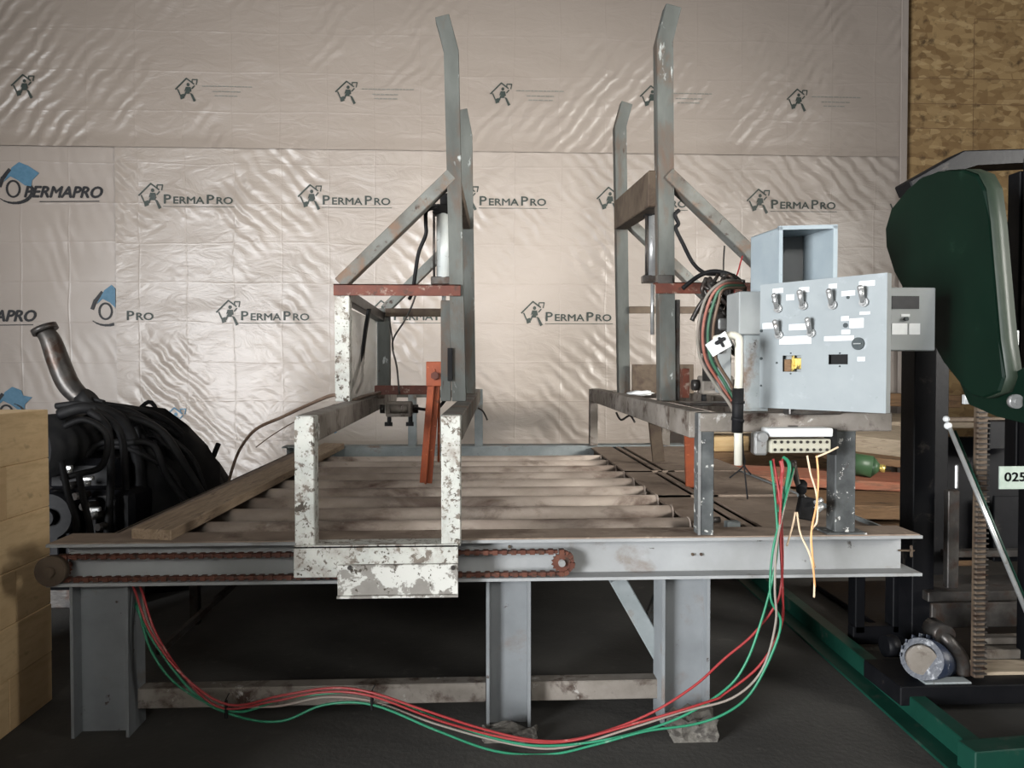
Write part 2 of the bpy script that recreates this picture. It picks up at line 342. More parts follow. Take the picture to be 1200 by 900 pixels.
# ------------------------------------------------------------------ plastic sheeting with printing
def lap(x, z): # gentle billow of the film
    return .010 * noise.noise(V((x * .9, 0, z * 1.5))) + .007 * noise.noise(V((x * 2.6, 3, z * 4.5)))
def sheet(name, x0, x1, z0, z1, off, mat, label, amp=1, edge=None, pleat=0, nx=None):
    bm = bmesh.new(); nx = nx or int((x1 - x0) / .035); nz = int((z1 - z0) / .035); rows = []
    top = z1
    for j in range(nz + 1):
        z = z0 + (z1 - z0) * j / nz
        row = []
        for i in range(nx + 1):
            x = x0 + (x1 - x0) * i / nx
            y = YW - off - amp * (lap(x, z) + .006)
            if edge and j < 3: y -= edge * (3 - j) / 3
            if pleat:
                dz = top - z
                if dz < 1.0:
                    y -= pleat * .012 * max(0, noise.noise(V((x * 1.1, 1.7, 0))) + .25) * (1 - dz) * math.sin(x * 24 + dz * 17 + 3 * noise.noise(V((x * 2, 0, z * 2))))
            row.append(bm.verts.new((x, y, z)))
        rows.append(row)
    for j in range(nz):
        for i in range(nx):
            f = bm.faces.new((rows[j][i], rows[j][i + 1], rows[j + 1][i + 1], rows[j + 1][i])); f.smooth = True
    mb = MB(); mb.bm.free(); mb.bm = bm
    o = mb.build(name, mat); tag(o, label, 'plastic sheeting'); return o
ZL = wz(180, 600)     # lap line height
xe = wx(1056); xm = wx(137, 250)
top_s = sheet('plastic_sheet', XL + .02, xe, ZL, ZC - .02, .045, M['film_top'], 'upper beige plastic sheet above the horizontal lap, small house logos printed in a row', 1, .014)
main_s = sheet('plastic_sheet', xm, xe, .02, ZL + .05, .030, M['film_main'], 'large wrinkled pale plastic sheet behind the machine, printed with outlined house logos', 1, 0, 1)
left_s = sheet('plastic_sheet', XL + .02, xm + .12, .02, ZL + .04, .020, M['film_left'], 'smoother dull plastic sheet at far left with bold black and blue logos', .5)
# folded edge strip of the sheeting
eb = MB(); 
zz = [0.05 + k * .25 for k in range(22)]
eb.prism([(xe - .055, YW - .085, .05), (xe + .012, YW - .085, .05), (xe + .012, YW - .085, ZC - .05), (xe - .055, YW - .085, ZC - .05)], (0, .02, 0), .003)
tag(eb.build('edge_strip', M['film_left']), 'pale folded strip holding the right edge of the wall sheeting', 'strip')

def surf(x, z, s):
    base = YW - (.045 if s is top_s else .030 if s is main_s else .020)
    a = .5 if s is left_s else 1
    e = 0
    return base - a * (lap(x, z) + .006) - .0075
def flat_mesh(polys, name, mat, s):
    bm = bmesh.new()
    for poly in polys:
        vs = [bm.verts.new((p[0], surf(p[0], p[1], s), p[1])) for p in poly]
        try: bm.faces.new(vs)
        except Exception: pass
    bmesh.ops.triangulate(bm, faces=bm.faces)
    g = bmesh.ops.extrude_face_region(bm, geom=list(bm.faces))
    for e_ in g['geom']:
        if isinstance(e_, bmesh.types.BMVert): e_.co.y += .002
    mb = MB(); mb.bm.free(); mb.bm = bm
    return mb.build(name, mat, s)
def text_polys(txt, size, x, z, sx=1.0, shear=0, weight=0):
    cu = bpy.data.curves.new('t', 'FONT'); cu.body = txt; cu.size = size; cu.shear = shear; cu.resolution_u = 3
    o = bpy.data.objects.new('t', cu); COL.objects.link(o)
    dg = bpy.context.evaluated_depsgraph_get(); me = bpy.data.meshes.new_from_object(o.evaluated_get(dg))
    W = max([v_.co.x for v_ in me.vertices] or [0])
    ps = []
    for (ox, oz) in ([(0, 0)] if not weight else [(-weight, 0), (weight, 0), (0, weight), (0, -weight)]):
        for p in me.polygons:
            q = [(x + ox + (me.vertices[i].co.x) * sx, z + oz + me.vertices[i].co.y) for i in p.vertices]
            ps.append(q)
    bpy.data.objects.remove(o); bpy.data.curves.remove(cu); bpy.data.meshes.remove(me)
    return ps, W * sx
def seg2(a, b_, w_):
    a = V(a); b_ = V(b_); d = (b_ - a).normalized(); n = V((-d.y, d.x)) * w_ / 2
    return [tuple(a + n), tuple(b_ + n), tuple(b_ - n), tuple(a - n)]
def icon(cx, cz, s, fig=True):
    """house with a standing figure and a magnifier handle, s = overall size"""
    q = []
    U = lambda u, v_: (cx + u * s, cz + v_ * s)
    q.append(seg2(U(-.52, -.02), U(-.02, .48), .055 * s)); q.append(seg2(U(-.04, .48), U(.30, .22), .055 * s))
    q.append(seg2(U(.22, .42), U(.46, .42), .05 * s)); q.append(seg2(U(.22, .42), U(.22, .30), .04 * s)); q.append(seg2(U(.44, .42), U(.40, .2), .04 * s))
    q.append(seg2(U(-.42, 0), U(-.30, -.28), .05 * s)); q.append(seg2(U(.32, .16), U(.20, .02), .05 * s))
    q.append([U(-.32, -.26), U(-.14, -.2), U(-.12, -.4), U(-.28, -.46)])
    q.append([U(.04 + .07 * math.cos(a * math.pi / 4), .2 + .08 * math.sin(a * math.pi / 4)) for a in range(8)])
    q.append([U(-.06, .1), U(.14, .1), U(.18, -.1), U(.1, -.12), U(.1, -.2), U(-.05, -.2), U(-.06, -.05), U(-.12, -.1)])
    q.append(seg2(U(-.04, -.1), U(-.13, -.32), .06 * s)); 
    q.append([U(.12, -.16), U(.22, -.2), U(.38, -.5), U(.28, -.56)])
    return q
px2m = YW / F_PX
def small_caps(px, py, s):
    """PERMAPRO in small capitals"""
    p = P(px, py, YW); x = p.x; z = p.z - .045; out = []
    for txt, size in (('P', .125), ('ERMA', .095), ('P', .125), ('RO', .095)):
        ps, W = text_polys(txt, size, x, z, 1.22, 0, .0018); out += ps; x += W + .016
    out.append(seg2((p.x, z - .028), (x, z - .028), .005))
    return out
for (px, py, full) in [(180, 230, 1), (365, 231, 1), (548, 232, 1), (713, 234, 1), (888, 236, 1), (1052, 240, 0), (270, 366, 1), (448, 366, 1), (625, 367, 1), (207, 491, 0), (385, 492, 0)]:
    c = P(px, py, YW)
    q = icon(c.x, c.z, .235)
    if px != 1052 and full: q += small_caps(px + 13, py + 4, 1)
    else: q = [k for k in q if max(a[0] for a in k) < xe - .06]
    flat_mesh(q, 'printed_logo', M['logo_dark'] if py < 400 else M['logo_blue'], main_s)
for (px, py) in [(32, 103), (222, 107), (408, 110), (588, 112), (762, 115), (932, 119)]:
    c = P(px, py, YW); q = icon(c.x, c.z, .215)
    flat_mesh(q, 'printed_logo', M['logo_dark'], top_s)
    if px > 100:
        for (dx, dz, L) in ((.14, .03, .46), (.24, -.02, .25), (.26, -.06, .2)):
            q = []; x = c.x + dx
            while x < c.x + dx + L:
                l = random.uniform(.02, .05); q.append(seg2((x, c.z + dz), (x + l, c.z + dz), .009)); x += l + .008
            flat_mesh(q, 'printed_line', M['logo_grey'], top_s)
def bold_logo(px, py, clip=None, txt=True):
    c = P(px, py, YW); X = c.x; Z = c.z; k = px2m
    blue = []
    U = lambda u, v_: (X + u * k, Z - v_ * k)
    blue.append([U(-3, -8), U(6, -24), U(14, -30), U(24, -26), U(26, -20), U(36, -18), U(28, -10), U(27, -3), U(20, -4), U(12, -10), U(4, -14)])
    blk = [seg2(U(-4, -12), U(4, -22), 4 * k), seg2(U(-8, -2), U(-4, -13), 4 * k)]
    for a in range(24):
        a0 = math.radians(a * 15); a1 = math.radians(a * 15 + 15)
        if a < 12 or a > 3: blk.append(seg2(U(7 + 7 * math.cos(a0), 0 + 9 * math.sin(a0)), U(7 + 7 * math.cos(a1), 0 + 9 * math.sin(a1)), 2.2 * k))
    for a in range(10, 24):
        a0 = math.radians(a * 15 - 110); a1 = math.radians(a * 15 - 95)
        wd = 3.2 * k * math.sin((a - 9.5) / 14 * math.pi) + .6 * k
        blk.append(seg2(U(8 - 20 * math.cos(a0), 0 - 14 * math.sin(a0) * -1 + 2), U(8 - 20 * math.cos(a1), 0 + 14 * math.sin(a1) + 2), wd))
    if txt:
        ps, W = text_polys('PERMAPRO', .150, X + 18 * k, Z - 9 * k, 1.0, .28, .005)
        mxx = 0.735 / W if W else 1
        ps2, W = text_polys('PERMAPRO', .150, X + 18 * k, Z - 9 * k, mxx, .28, .005)
        blk += ps2; blk.append(seg2(U(36, 14), U(102, 13), .5 * k * 2))
    if clip is not None:
        blue = [[(min(a[0], clip), a[1]) for a in q] for q in blue]; blk = [q for q in blk if max(a[0] for a in q) < clip]
    flat_mesh(blue, 'printed_house', M['logo_blue'], left_s); flat_mesh(blk, 'printed_logo', M['logo_black'], left_s)
bold_logo(10, 222)
bold_logo(118, 365, xm - .01)
bold_logo(-68, 367)
bold_logo(2, 484, None, False)
# the half-covered word at the overlap
c = P(150, 374, YW); q = []; x = c.x
for txt, size in (('P', .125), ('RO', .1)):
    ps, W = text_polys(txt, size, x, c.z - .01, 1.2, 0, .0018); q += ps; x += W + .014
flat_mesh(q, 'printed_logo', M['logo_dark'], main_s)

# ------------------------------------------------------------------ conveyor table
ZT = .77; YF = 2.95; YB = 6.6; TXL = -1.66; TXR = 1.80
tb = thing('conveyor_table', (0, 4.7, 0), 'long grey steel roller conveyor table with brown dusty deck and I-beam legs', 'conveyor table')
def ibeam_x(x0, x1, yc, z0, z1, fl=.17, tk=.012, cut=0):
    mb = MB(); mb.box((x0 + cut, yc - .006, z0), (x1 - cut, yc + .006, z1)); mb.box((x0, yc - fl / 2, z1 - tk), (x1, yc + fl / 2, z1)).box((x0, yc - fl / 2, z0), (x1, yc + fl / 2, z0 + tk)); return mb
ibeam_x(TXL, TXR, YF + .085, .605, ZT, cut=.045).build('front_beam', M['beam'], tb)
ibeam_x(TXL, TXR, YB - .085, .605, ZT + .01, cut=.02).box((-1.33, 6.36, .62), (.99, 6.372, ZT + .004)).build('rear_beam', M['steel'], tb)
for x in (-1.49, TXR - .06):
    mb = MB().box((x - .006, YF + .1, .605), (x + .006, YB - .1, ZT - .002)).box((x - .05, YF + .175, .605), (x + .05, YB - .175, .617)); mb.build('side_beam', M['steel'], tb)
for x in (-1.335, 1.0):
    MB().box((x - .012, YF + .12, .64), (x + .012, YB - .09, .745)).build('roller_channel', M['rustplate'], tb)
# deck plates
MB().box((-1.5, YF + .16, ZT - .012), (-1.33, YB - .18, ZT - .002)).build('deck_plate', M['deck'], tb)
Y0 = YF + .16
for k, (a, b_, dz) in enumerate([(Y0, 4.05, -.018), (4.0, 4.95, -.006), (4.9, YB - .18, .002)]):
    mb = MB()
    for (x0, x1) in ((.965, 1.15), (1.186, 1.218), (1.254, TXR - .02)): mb.box((x0, a, ZT - .014 + dz), (x1, b_, ZT - .002 + dz))
    mb.box((.965, a, ZT - .03 + dz), (1.30, a + .01, ZT - .001 + dz)); mb.build('deck_plate', M['deck'], tb)
MB().box((-1.32, YF + .155, .70), (.96, YF + .20, .765)).build('edge_rail', M['deck'], tb)
MB().box((-1.3, YF + .2, .615), (1.78, YB - .2, .622)).build('shade_sheet', M['black'], tb)  # black sheet added as the darkness below the rollers and deck slots
RY = [3.36 + .305 * k for k in range(9)]
ms = None
for k, y in enumerate(RY):
    xr = .955
    r = .041
    mb = MB().cyl((-1.31, y, .728), (xr, y, .728), r, seg=24).cyl((-1.325, y, .728), (xr + .035, y, .728), .014, seg=10)
    for xx in (-1.31, xr): mb.cyl((xx - .004, y, .728), (xx + .004, y, .728), r + .003, seg=24)
    mb.build('roller', M['roller'], tb)
MB().box((TXL + .01, YF + .004, ZT), (TXR - .01, YF + .175, ZT + .005)).build('top_strip', M['deck'], tb, 'brown dusty top of the front beam')
# legs
def ileg(pxa, pxb, y, z1=.605, z0=0, mat='leg', name='leg'):
    xa = P(pxa, 750, y).x; xb = P(pxb, 750, y).x
    mb = MB().box((xa, y, z0), (xa + .012, y + .15, z1)).box((xb - .012, y, z0), (xb, y + .15, z1)).box((xa, y + .06, z0), (xb, y + .072, z1))
    return mb.build(name, M[mat], tb)
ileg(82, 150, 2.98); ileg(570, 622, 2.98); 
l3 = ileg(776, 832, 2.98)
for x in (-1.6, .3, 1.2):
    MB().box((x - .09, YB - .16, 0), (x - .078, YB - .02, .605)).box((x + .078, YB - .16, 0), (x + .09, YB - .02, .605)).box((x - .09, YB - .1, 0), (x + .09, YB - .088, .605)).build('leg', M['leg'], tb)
def bx(px, y): return P(px, 750, y).x
for (a, b_) in ((150, 570), (622, 776)):
    xa, xb = bx(a, 3.04), bx(b_, 3.04)
    MB().box((xa, 3.06, .075), (xb, 3.13, .155), None, .004).build('cross_brace', M['steel_brown'], tb)
MB().bar(P(722, 676, 3.16), P(792, 800, 3.16), .07, .075, (0, -1, 0)).build('diagonal_brace', M['steel'], tb)
MB().bar(P(778, 676, 3.25), P(758, 728, 3.25), .03, .03, (0, -1, 0)).build('diagonal_brace', M['steel'], tb)
MB().bar(P(275, 684, 3.9), P(185, 765, 3.4), .03, .03).build('diagonal_brace', M['darkmetal'], tb)
MB().bar((-1.6, 4.3, 0), (-1.6, 4.3, .6), .05, .05).build('leg', M['darkmetal'], tb)
# chain drive on the front web
def chain_loop(x0, x1, zc, r, y):
    pts = []; step = .0185
    n = int((x1 - x0) / step)
    for i in range(n): pts.append((V((x0 + i * step, y, zc + r)), 0))
    k = int(math.pi * r / step)
    for i in range(k + 1): a = math.pi / 2 - math.pi * i / k; pts.append((V((x1 + r * math.cos(a), y, zc + r * math.sin(a))), a - math.pi / 2))
    for i in range(n): pts.append((V((x1 - i * step, y, zc - r)), math.pi))
    for i in range(k + 1): a = -math.pi / 2 - math.pi * i / k; pts.append((V((x0 + r * math.cos(a), y, zc + r * math.sin(a))), a - math.pi / 2))
    mb = MB()
    for i, (p, a) in enumerate(pts):
        rot = Matrix.Rotation(-a, 3, 'Y'); h = .018 if i % 2 else .012; wd = .030 if i % 2 else .018
        d = V((.0100 if i % 2 else .009, wd / 2, h / 2)); mb.box(p - d, p + d, rot)
    return mb
sc_ = P(658, 659, 2.975); xs0 = P(72, 668, 2.975).x
chain_loop(xs0, sc_.x, .672, .044, 2.975).build('drive_chain', M['chain'], tb)
for x in (xs0, sc_.x):
    mb = MB(); pts = []
    for i in range(32):
        a = i * math.pi / 16; r = .041 if i % 2 else .033; pts.append((x + r * math.cos(a), 2.968, .672 + r * math.sin(a)))
    mb.prism(pts, (0, .012, 0)); sp_ = mb.build('sprocket', M['chain'], tb)
    MB().cyl((x, 2.955, .672), (x, 3.03, .672), .014, seg=12).build('shaft', M['silver'] if x > 0 else M['chain'], sp_)
MB().cyl((xs0 - .02, 2.93, .67), (xs0 - .02, 2.965, .67), .058, seg=28).cyl((xs0 - .02, 2.91, .67), (xs0 - .02, 2.94, .67), .022, seg=16).build('idler_wheel', M['rustplate'], tb)
# emblem-like burned mark and bolts on the front web
MB().bar(P(1052, 645, 3.025), P(1072, 645, 3.025), .003, .007).bar(P(1068, 639, 3.025), P(1068, 653, 3.025), .003, .012).build('weld_mark', M['rustplate'], tb)
for px in (597, 812, 822):
    p = P(px, 641 if px < 700 else 650, 3.02); MB().cyl(p, p + V((0, .02, 0)), .006, seg=10).build('bolt', M['rustplate'], tb)
# small things lying on the deck
mb = MB()
p = P(858, 614, 3.2); p.z = ZT - .02
tag(mb.box(p + V((-.03, -.02, 0)), p + V((.03, .02, .035)), None, .003).build('metal_block', M['steel']), 'small grey metal block lying on the deck by the front edge', 'block')
p = P(836, 613, 3.25); p.z = ZT - .005
tag(MB().cyl(p + V((-.03, 0, .014)), p + V((.03, 0.01, .014)), .014, seg=14).cyl(p + V((-.045, 0, .014)), p + V((-.02, 0, .014)), .019, seg=6).build('loose_bolt', M['darkmetal']), 'dark loose bolt lying on the deck left of the metal block', 'bolt')
# planks
pl = MB(); a0 = P(166, 634, 3.05); 
q = [(-1.52, 3.02), (-1.335, 3.06), (-1.335, 6.3), (-1.47, 6.34)]
pl.prism([(x, y, ZT) for x, y in [(-1.37, 3.02), (-1.20, 2.98), (-1.12, 6.35), (-1.30, 6.4)]], (0, 0, .045), .004)
tag(pl.build('wooden_plank', M['plank']), 'long weathered wooden plank lying along the left side of the conveyor deck', 'plank')

# concrete lumps
def lump(px, py, y, w_, d_, h_, lab):
    p = P(px, py, y); p.z = 0; mb = MB(); mb.box(p + V((-w_ / 2, -d_ / 2, 0)), p + V((w_ / 2, d_ / 2, h_)))
    bmesh.ops.subdivide_edges(mb.bm, edges=mb.bm.edges, cuts=5, use_grid_fill=True)
    for v_ in mb.bm.verts:
        if v_.co.z > .002: v_.co += V((noise.noise(v_.co * 23), noise.noise(v_.co * 23 + V((7, 0, 0))), noise.noise(v_.co * 23 + V((0, 9, 0))))) * .03
        v_.co.z = max(v_.co.z, 0)
    tag(mb.build('concrete_lump', M['concrete']), lab, 'concrete')
lump(810, 868, 2.9, .17, .12, .085, 'crumbled lump of pale concrete at the foot of the right front leg')
lump(597, 868, 2.92, .2, .1, .03, 'low dark concrete rubble at the foot of the middle front leg')

# ------------------------------------------------------------------ lifting frames
YN = 4.1; YFAR = 5.3; ZR = 1.267   # near and far cage planes; top of the long rails
RH = .10
def zz_(py, Y): return 1.45 + (431 - py) / 880 * Y
def valve_block(p, lab, parent_mats=('steel_brown', 'black')):
    t_ = thing('valve_block', p, lab, 'valve')
    MB().box(p + V((-.085, -.05, .0)), p + V((.085, .05, .10)), None, .008).cyl(p + V((-.05, -.07, .055)), p + V((.06, -.07, .055)), .026, seg=16).build('valve_body', M['steel_brown'], t_)
    MB().cyl(p + V((-.095, 0, .05)), p + V((-.125, 0, .05)), .03, seg=12).cyl(p + V((.09, 0, .05)), p + V((.125, 0, .05)), .03, seg=12).build('end_cap', M['darkmetal'], t_)
    for dx in (-.065, .075):
        MB().cyl(p + V((dx, -.01, -.05)), p + V((dx, -.01, .01)), .014, seg=10).cyl(p + V((dx - .03, -.01, -.05)), p + V((dx + .02, -.01, -.05)), .014, seg=10).build('port_fitting', M['black'], t_)
    return t_
# ---- left carriage
lc = thing('clamp_carriage', (-.35, 4.5, .6), 'left upright clamping frame with chipped white front posts, standing over the rollers', 'machine frame')
YP = 2.87
pL = [P(345, 560, YP), P(368, 560, YP)]; pR = [P(517, 560, YP), P(538, 560, YP)]
pw = .075
for pp in (pL, pR):
    x0 = pp[0].x; MB().box((x0, YP, .765), (x0 + pw, YP + .075, ZR), None, .004).build('front_post', M['chipped'], lc)
xa = P(345, 640, YP).x; xb = P(537, 640, YP).x
mb = MB().box((xa, YP - .012, .655), (xb, YP, .775), None, .002).box((xa, YP - .012, .765), (xb, YP + .09, .777), None, .002)
mb.build('upper_plate', M['chipped'], lc)
xc_ = P(397, 670, YP).x
fp = MB().box((xc_, YP - .03, .585), (xb, YP - .012, .705), None, .002).box((xc_, YP - .045, .583), (xb, YP + .0, .592)).build('lower_plate', M['chip_low'], lc)
for px in (410, 531): 
    p = P(px, 665, YP - .03); MB().cyl(p + V((0, -.008, 0)), p + V((0, .004, 0)), .009, seg=6).build('bolt', M['darkmetal'], lc)
xRa = pL[0].x + .0375; xRb = pR[0].x + .0375
LXa = -.735; LXb = -.02   # rail positions further back
MB().bar((xRa, YP + .07, ZR - RH / 2), (LXa, 6.45, ZR - RH / 2), .085, RH).build('long_rail', M['steel_brown'], lc)
MB().bar((xRb, YP + .07, ZR - RH / 2), (LXb, 6.45, ZR - RH / 2), .085, RH).build('long_rail', M['brace'], lc)
for x in (LXa + .12, LXb):
    pass
for px in (483, 561):
    p = P(px, 500, 6.43); MB().box((p.x - .035, 6.43, ZT + .01), (p.x + .035, 6.5, ZR), None, .003).build('rear_post', M['steel'], lc)
p1 = P(483, 460, 6.46); p2 = P(561, 460, 6.46)
MB().bar((LXa - .03, 6.47, ZR - .04), (p2.x + .03, 6.47, ZR - .04), .06, .06).build('rear_crossbar', M['brace'], lc)
def mast(px_b, py_b, px_k, py_k, px_t, py_t, Y, wd, zb, par, dep=.075, mat='mast'):
    b0 = P(px_b, py_b, Y); b0.z = zb; k0 = P(px_k, py_k, Y); t0 = P(px_t, py_t, Y)
    mb = MB()
    def sec(p, h=0): return [p + V((-wd / 2, 0, 0)), p + V((wd / 2, 0, 0))]
    u1 = (k0 - b0).normalized(); u2 = (t0 - k0).normalized()
    n2 = V((u2.z, 0, -u2.x)); 
    prof = [b0 + V((-wd / 2, 0, 0)), k0 + V((-wd / 2, 0, 0)), t0 - n2 * wd / 2, t0 + n2 * wd / 2, k0 + V((wd / 2, 0, 0)), b0 + V((wd / 2, 0, 0))]
    mb.prism(prof, (0, dep, 0), .003); return mb.build('mast', M[mat], par), b0, k0, t0
nm = mast(538, 468, 529, 58, 518, 18, YN, .078, ZR, lc)
fmst = mast(551, 460, 547, 158, 541, 128, YFAR, .078, ZR, lc)
xn = nm[1].x
zb1 = zz_(341, YN); zb2 = zz_(367, YFAR)
xl1 = P(401, 400, YN).x; xl2 = P(449, 400, YFAR).x
MB().box((xl1 - .04, YN, ZR), (xl1 + .04, YN + .075, zb1 + .02), None, .004).build('cage_post', M['chipped'], lc)
MB().box((xl2 - .045, YFAR, ZR), (xl2 + .045, YFAR + .075, zb2 + .03), None, .004).build('cage_post', M['mast'], lc)
# red angle bars
def angle_bar(x0, x1, y, z, h, mat, par, name='cross_bar'):
    return MB().box((x0, y - .008, z - h / 2), (x1, y, z + h / 2), None, .002).box((x0, y - .008, z + h / 2 - .008), (x1, y + .06, z + h / 2), None, .002).build(name, M[mat], par)
angle_bar(P(391, 341, YN - .01).x, P(540, 341, YN - .01).x, YN - .01, zb1, .062, 'redrust', lc)
angle_bar(P(452, 367, YFAR).x, P(521, 367, YFAR).x, YFAR - .01, zb2, .058, 'rustplate', lc)
MB().bar((xl1, YN + .07, zb1 - .02), (xl2 - .02, YFAR, zb2 - .03), .06, .065).build('side_bar', M['darkmetal'], lc)
angle_bar(P(439, 457, 5.0).x, P(516, 457, 5.0).x, 5.0, zz_(457, 5.0), .06, 'redrust', lc, 'lower_bar')
MB().box((P(439, 470, 5.0).x, 5.0, ZR - .02), (P(450, 470, 5.0).x, 5.06, zz_(457, 5.0)), None, .002).build('bar_bracket', M['rustplate'], lc)
# diagonals
MB().bar(P(399, 333, YN + .04), P(530, 206, YN + .04), .07, .085, (0, -1, 0), ext=.0).build('diagonal_brace', M['brace'], lc)
MB().bar(P(452, 362, YFAR + .04), P(532, 283, YFAR + .04), .065, .075, (0, -1, 0)).build('diagonal_brace', M['brace'], lc)
zt_ = zz_(215, YN)
MB().bar((nm[1].x - .02, YN + .07, zt_), (fmst[1].x - .03, YFAR, zt_), .06, .07).build('top_tie', M['rustplate'], lc)
MB().box((xl1 + .02, YN + .08, ZR + .005), (xl1 + .026, YFAR - .02, zb2 - .06)).build('side_panel', M['acrylic'], lc, 'dusty grey translucent side sheet')
# near mast sleeve with dark inner edge
MB().box((nm[1].x - .10, YN + .02, ZR), (nm[1].x - .045, YN + .07, zz_(352, YN)), None, .003).build('guide_strip', M['mast'], lc)
MB().box((nm[1].x - .062, YN - .02, zz_(425, YN) - .1), (nm[1].x - .035, YN + .0, zz_(408, YN)), None, .002).build('latch', M['black'], lc)

def cylinder_unit(pxc, pyt, pyb, Y, rpx, lab, rods=True, mat='cylwhite'):
    a = P(pxc, pyt, Y); b_ = P(pxc, pyb, Y); b_.x = a.x; r = rpx / 880 * Y
    t_ = thing('pneumatic_cylinder', (a.x, Y, b_.z), lab, 'cylinder')
    MB().cyl(b_, a, r, seg=24).build('barrel', M[mat], t_)
    MB().box(a + V((-r - .02, -r, -.01)), a + V((r + .03, r, .045)), None, .004).box(a + V((-.02, -.03, .04)), a + V((.04, .03, .11)), None, .004).build('top_cap', M['black'], t_)
    MB().box(b_ + V((-r - .03, -r, -.03)), b_ + V((r + .02, r, .015)), None, .004).build('bottom_cap', M['darkmetal'], t_)
    for sx in (-1, 1):
        MB().cyl(b_ + V((sx * (r + .012), -r * .7, 0)), a + V((sx * (r + .012), -r * .7, 0)), .007, seg=8).build('tie_rod', M['darkmetal'], t_)
    MB().cyl(b_ + V((0, 0, -.34)), b_, .012, seg=12).build('piston_rod', M['silver'], t_)
    return t_
cylinder_unit(520, 250, 328, 4.35, 8.5, 'white air cylinder mounted beside the mast of the left frame')
# swinging lever, orange
def lever(pa, pb, Ya, Yb, w_, lab, second=None):
    a = P(*pa, Ya); b_ = P(*pb, Yb)
    t_ = thing('lever_arm', b_, lab, 'lever')
    MB().bar(b_, a, .012, w_, (1, 0, 0), .003).bar(b_ + V((.0, .0, 0)), a, w_, .012, (1, 0, 0), .003).build('arm', M['orange'], t_)
    d = (b_ - a).normalized()
    MB().box(a + V((-.05, -.03, -.1)), a + V((.05, .03, .04)), None, .004).build('pivot_bracket', M['orange'], t_)
    MB().cyl(a + V((0, -.05, -.04)), a + V((0, -.02, -.04)), .024, seg=6).build('pivot_bolt', M['redrust'], t_)
    if second:
        c_ = P(*second, Yb + .1); MB().bar(c_, a + V((.02, .04, -.08)), .05, .012, (1, 0, 0), .003).build('back_strut', M['orange'], t_)
    return t_
lever((510, 432), (499, 566), 4.3, 4.35, .072, 'orange-painted lever arm slanting down onto the rollers at the left frame', (514, 540))
MB_ = valve_block(P(468, 488, 5.0), 'grey valve block hanging under the lower red bar of the left frame')

# ---- right frame
rc = thing('clamp_gantry', (1.2, 4.5, .77), 'right upright clamping frame of grimy steel carrying the control panel', 'machine frame')
YP2 = 2.98
x0 = P(819, 550, YP2).x; x1 = x0 + .062
MB().box((x0, YP2, ZT), (x1, YP2 + .07, ZR), None, .003).build('front_post', M['chip_dark'], rc)
MB().box((x0 - .003, YP2 - .004, ZT), (x0 + .007, YP2 + .002, ZR), None, 0).build('post_edge', M['silver'], rc, 'bare bright edge of the post')
x2 = P(979, 550, YP2).x; x3 = P(1003, 550, YP2).x
MB().box((x2, YP2, ZT), (x3, YP2 + .08, ZR - .06), None, .004).build('front_post', M['chip_dark'], rc)
MB().box((x2 - .04, YP2 - .02, ZT), (x3 + .04, YP2 + .1, ZT + .012), None, .002).build('foot_plate', M['chip_dark'], rc)
MB().box((x0, YP2 - .005, ZR - .075), (P(1045, 500, YP2).x, YP2 + .075, ZR), None, .004).build('front_crossbar', M['steel_brown'], rc)
XRl = .965; XRr = 1.62
MB().bar((x0 + .02, YP2 + .06, ZR - RH / 2), (P(696, 460, 6.4).x + .02, 6.42, ZR - RH / 2), .085, RH + .01).build('long_rail', M['steel_brown'], rc)
MB().bar((x3 - .03, YP2 + .07, ZR - RH / 2), (XRr, 6.42, ZR - RH / 2), .085, RH).build('long_rail', M['steel_brown'], rc)
p = P(696, 490, 6.4); MB().box((p.x - .035, 6.4, ZT + .01), (p.x + .035, 6.47, ZR), None, .003).build('rear_post', M['steel_brown'], rc)
MB().box((XRr - .035, 6.4, ZT + .01), (XRr + .035, 6.47, ZR - .05), None, .003).build('rear_post', M['steel_brown'], rc)
MB().box((p.x, 6.42, ZR - .08), (XRr, 6.48, ZR - .01), None, .003).build('rear_crossbar', M['steel_brown'], rc)
m1 = mast(783, 468, 779, 48, 790, 6, YN, .088, ZR, rc, .09)
m2 = mast(732, 460, 727, 148, 735, 120, YFAR, .082, ZR, rc, .08)
xg = P(918, 400, YN).x; xg2 = P(846, 400, YFAR).x + .0
MB().box((xg - .04, YN, ZR), (xg + .04, YN + .075, zb1 + .02), None, .004).build('cage_post', M['mast'], rc)
MB().box((xg2 - .03, YFAR, ZR), (xg2 + .04, YFAR + .075, zb2 + .02), None, .004).build('cage_post', M['mast'], rc)
angle_bar(P(768, 341, YN - .01).x, xg + .05, YN - .01, zz_(337, YN), .062, 'redrust', rc)
angle_bar(P(737, 362, YFAR - .01).x, xg2 + .04, YFAR - .01, zz_(363, YFAR), .05, 'rustplate', rc)
MB().bar((xg - .02, YN + .07, zb1 - .02), (xg2, YFAR, zb2 - .03), .06, .06).build('side_bar', M['darkmetal'], rc)
MB().bar(P(781, 205, YN + .04), P(915, 333, YN + .04), .07, .1, (0, -1, 0)).build('diagonal_brace', M['brace'], rc)
MB().bar(P(733, 257, YFAR + .04), P(848, 367, YFAR + .04), .065, .095, (0, -1, 0)).build('diagonal_brace', M['brace'], rc)
MB().bar(P(770, 221, YN + .06), P(728, 252, YFAR), .10, .20, bev=.006).build('top_tie', M['rustplate'], rc)
MB().box((P(741, 440, 5.25).x, 5.25, ZR), (P(813, 440, 5.25).x, 5.27, zz_(427, 5.25)), None, .002).box((P(797, 440, 5.2).x, 5.2, ZR), (P(800, 440, 5.2).x, 5.25, zz_(427, 5.2))).build('back_plate', M['rustplate'], rc)
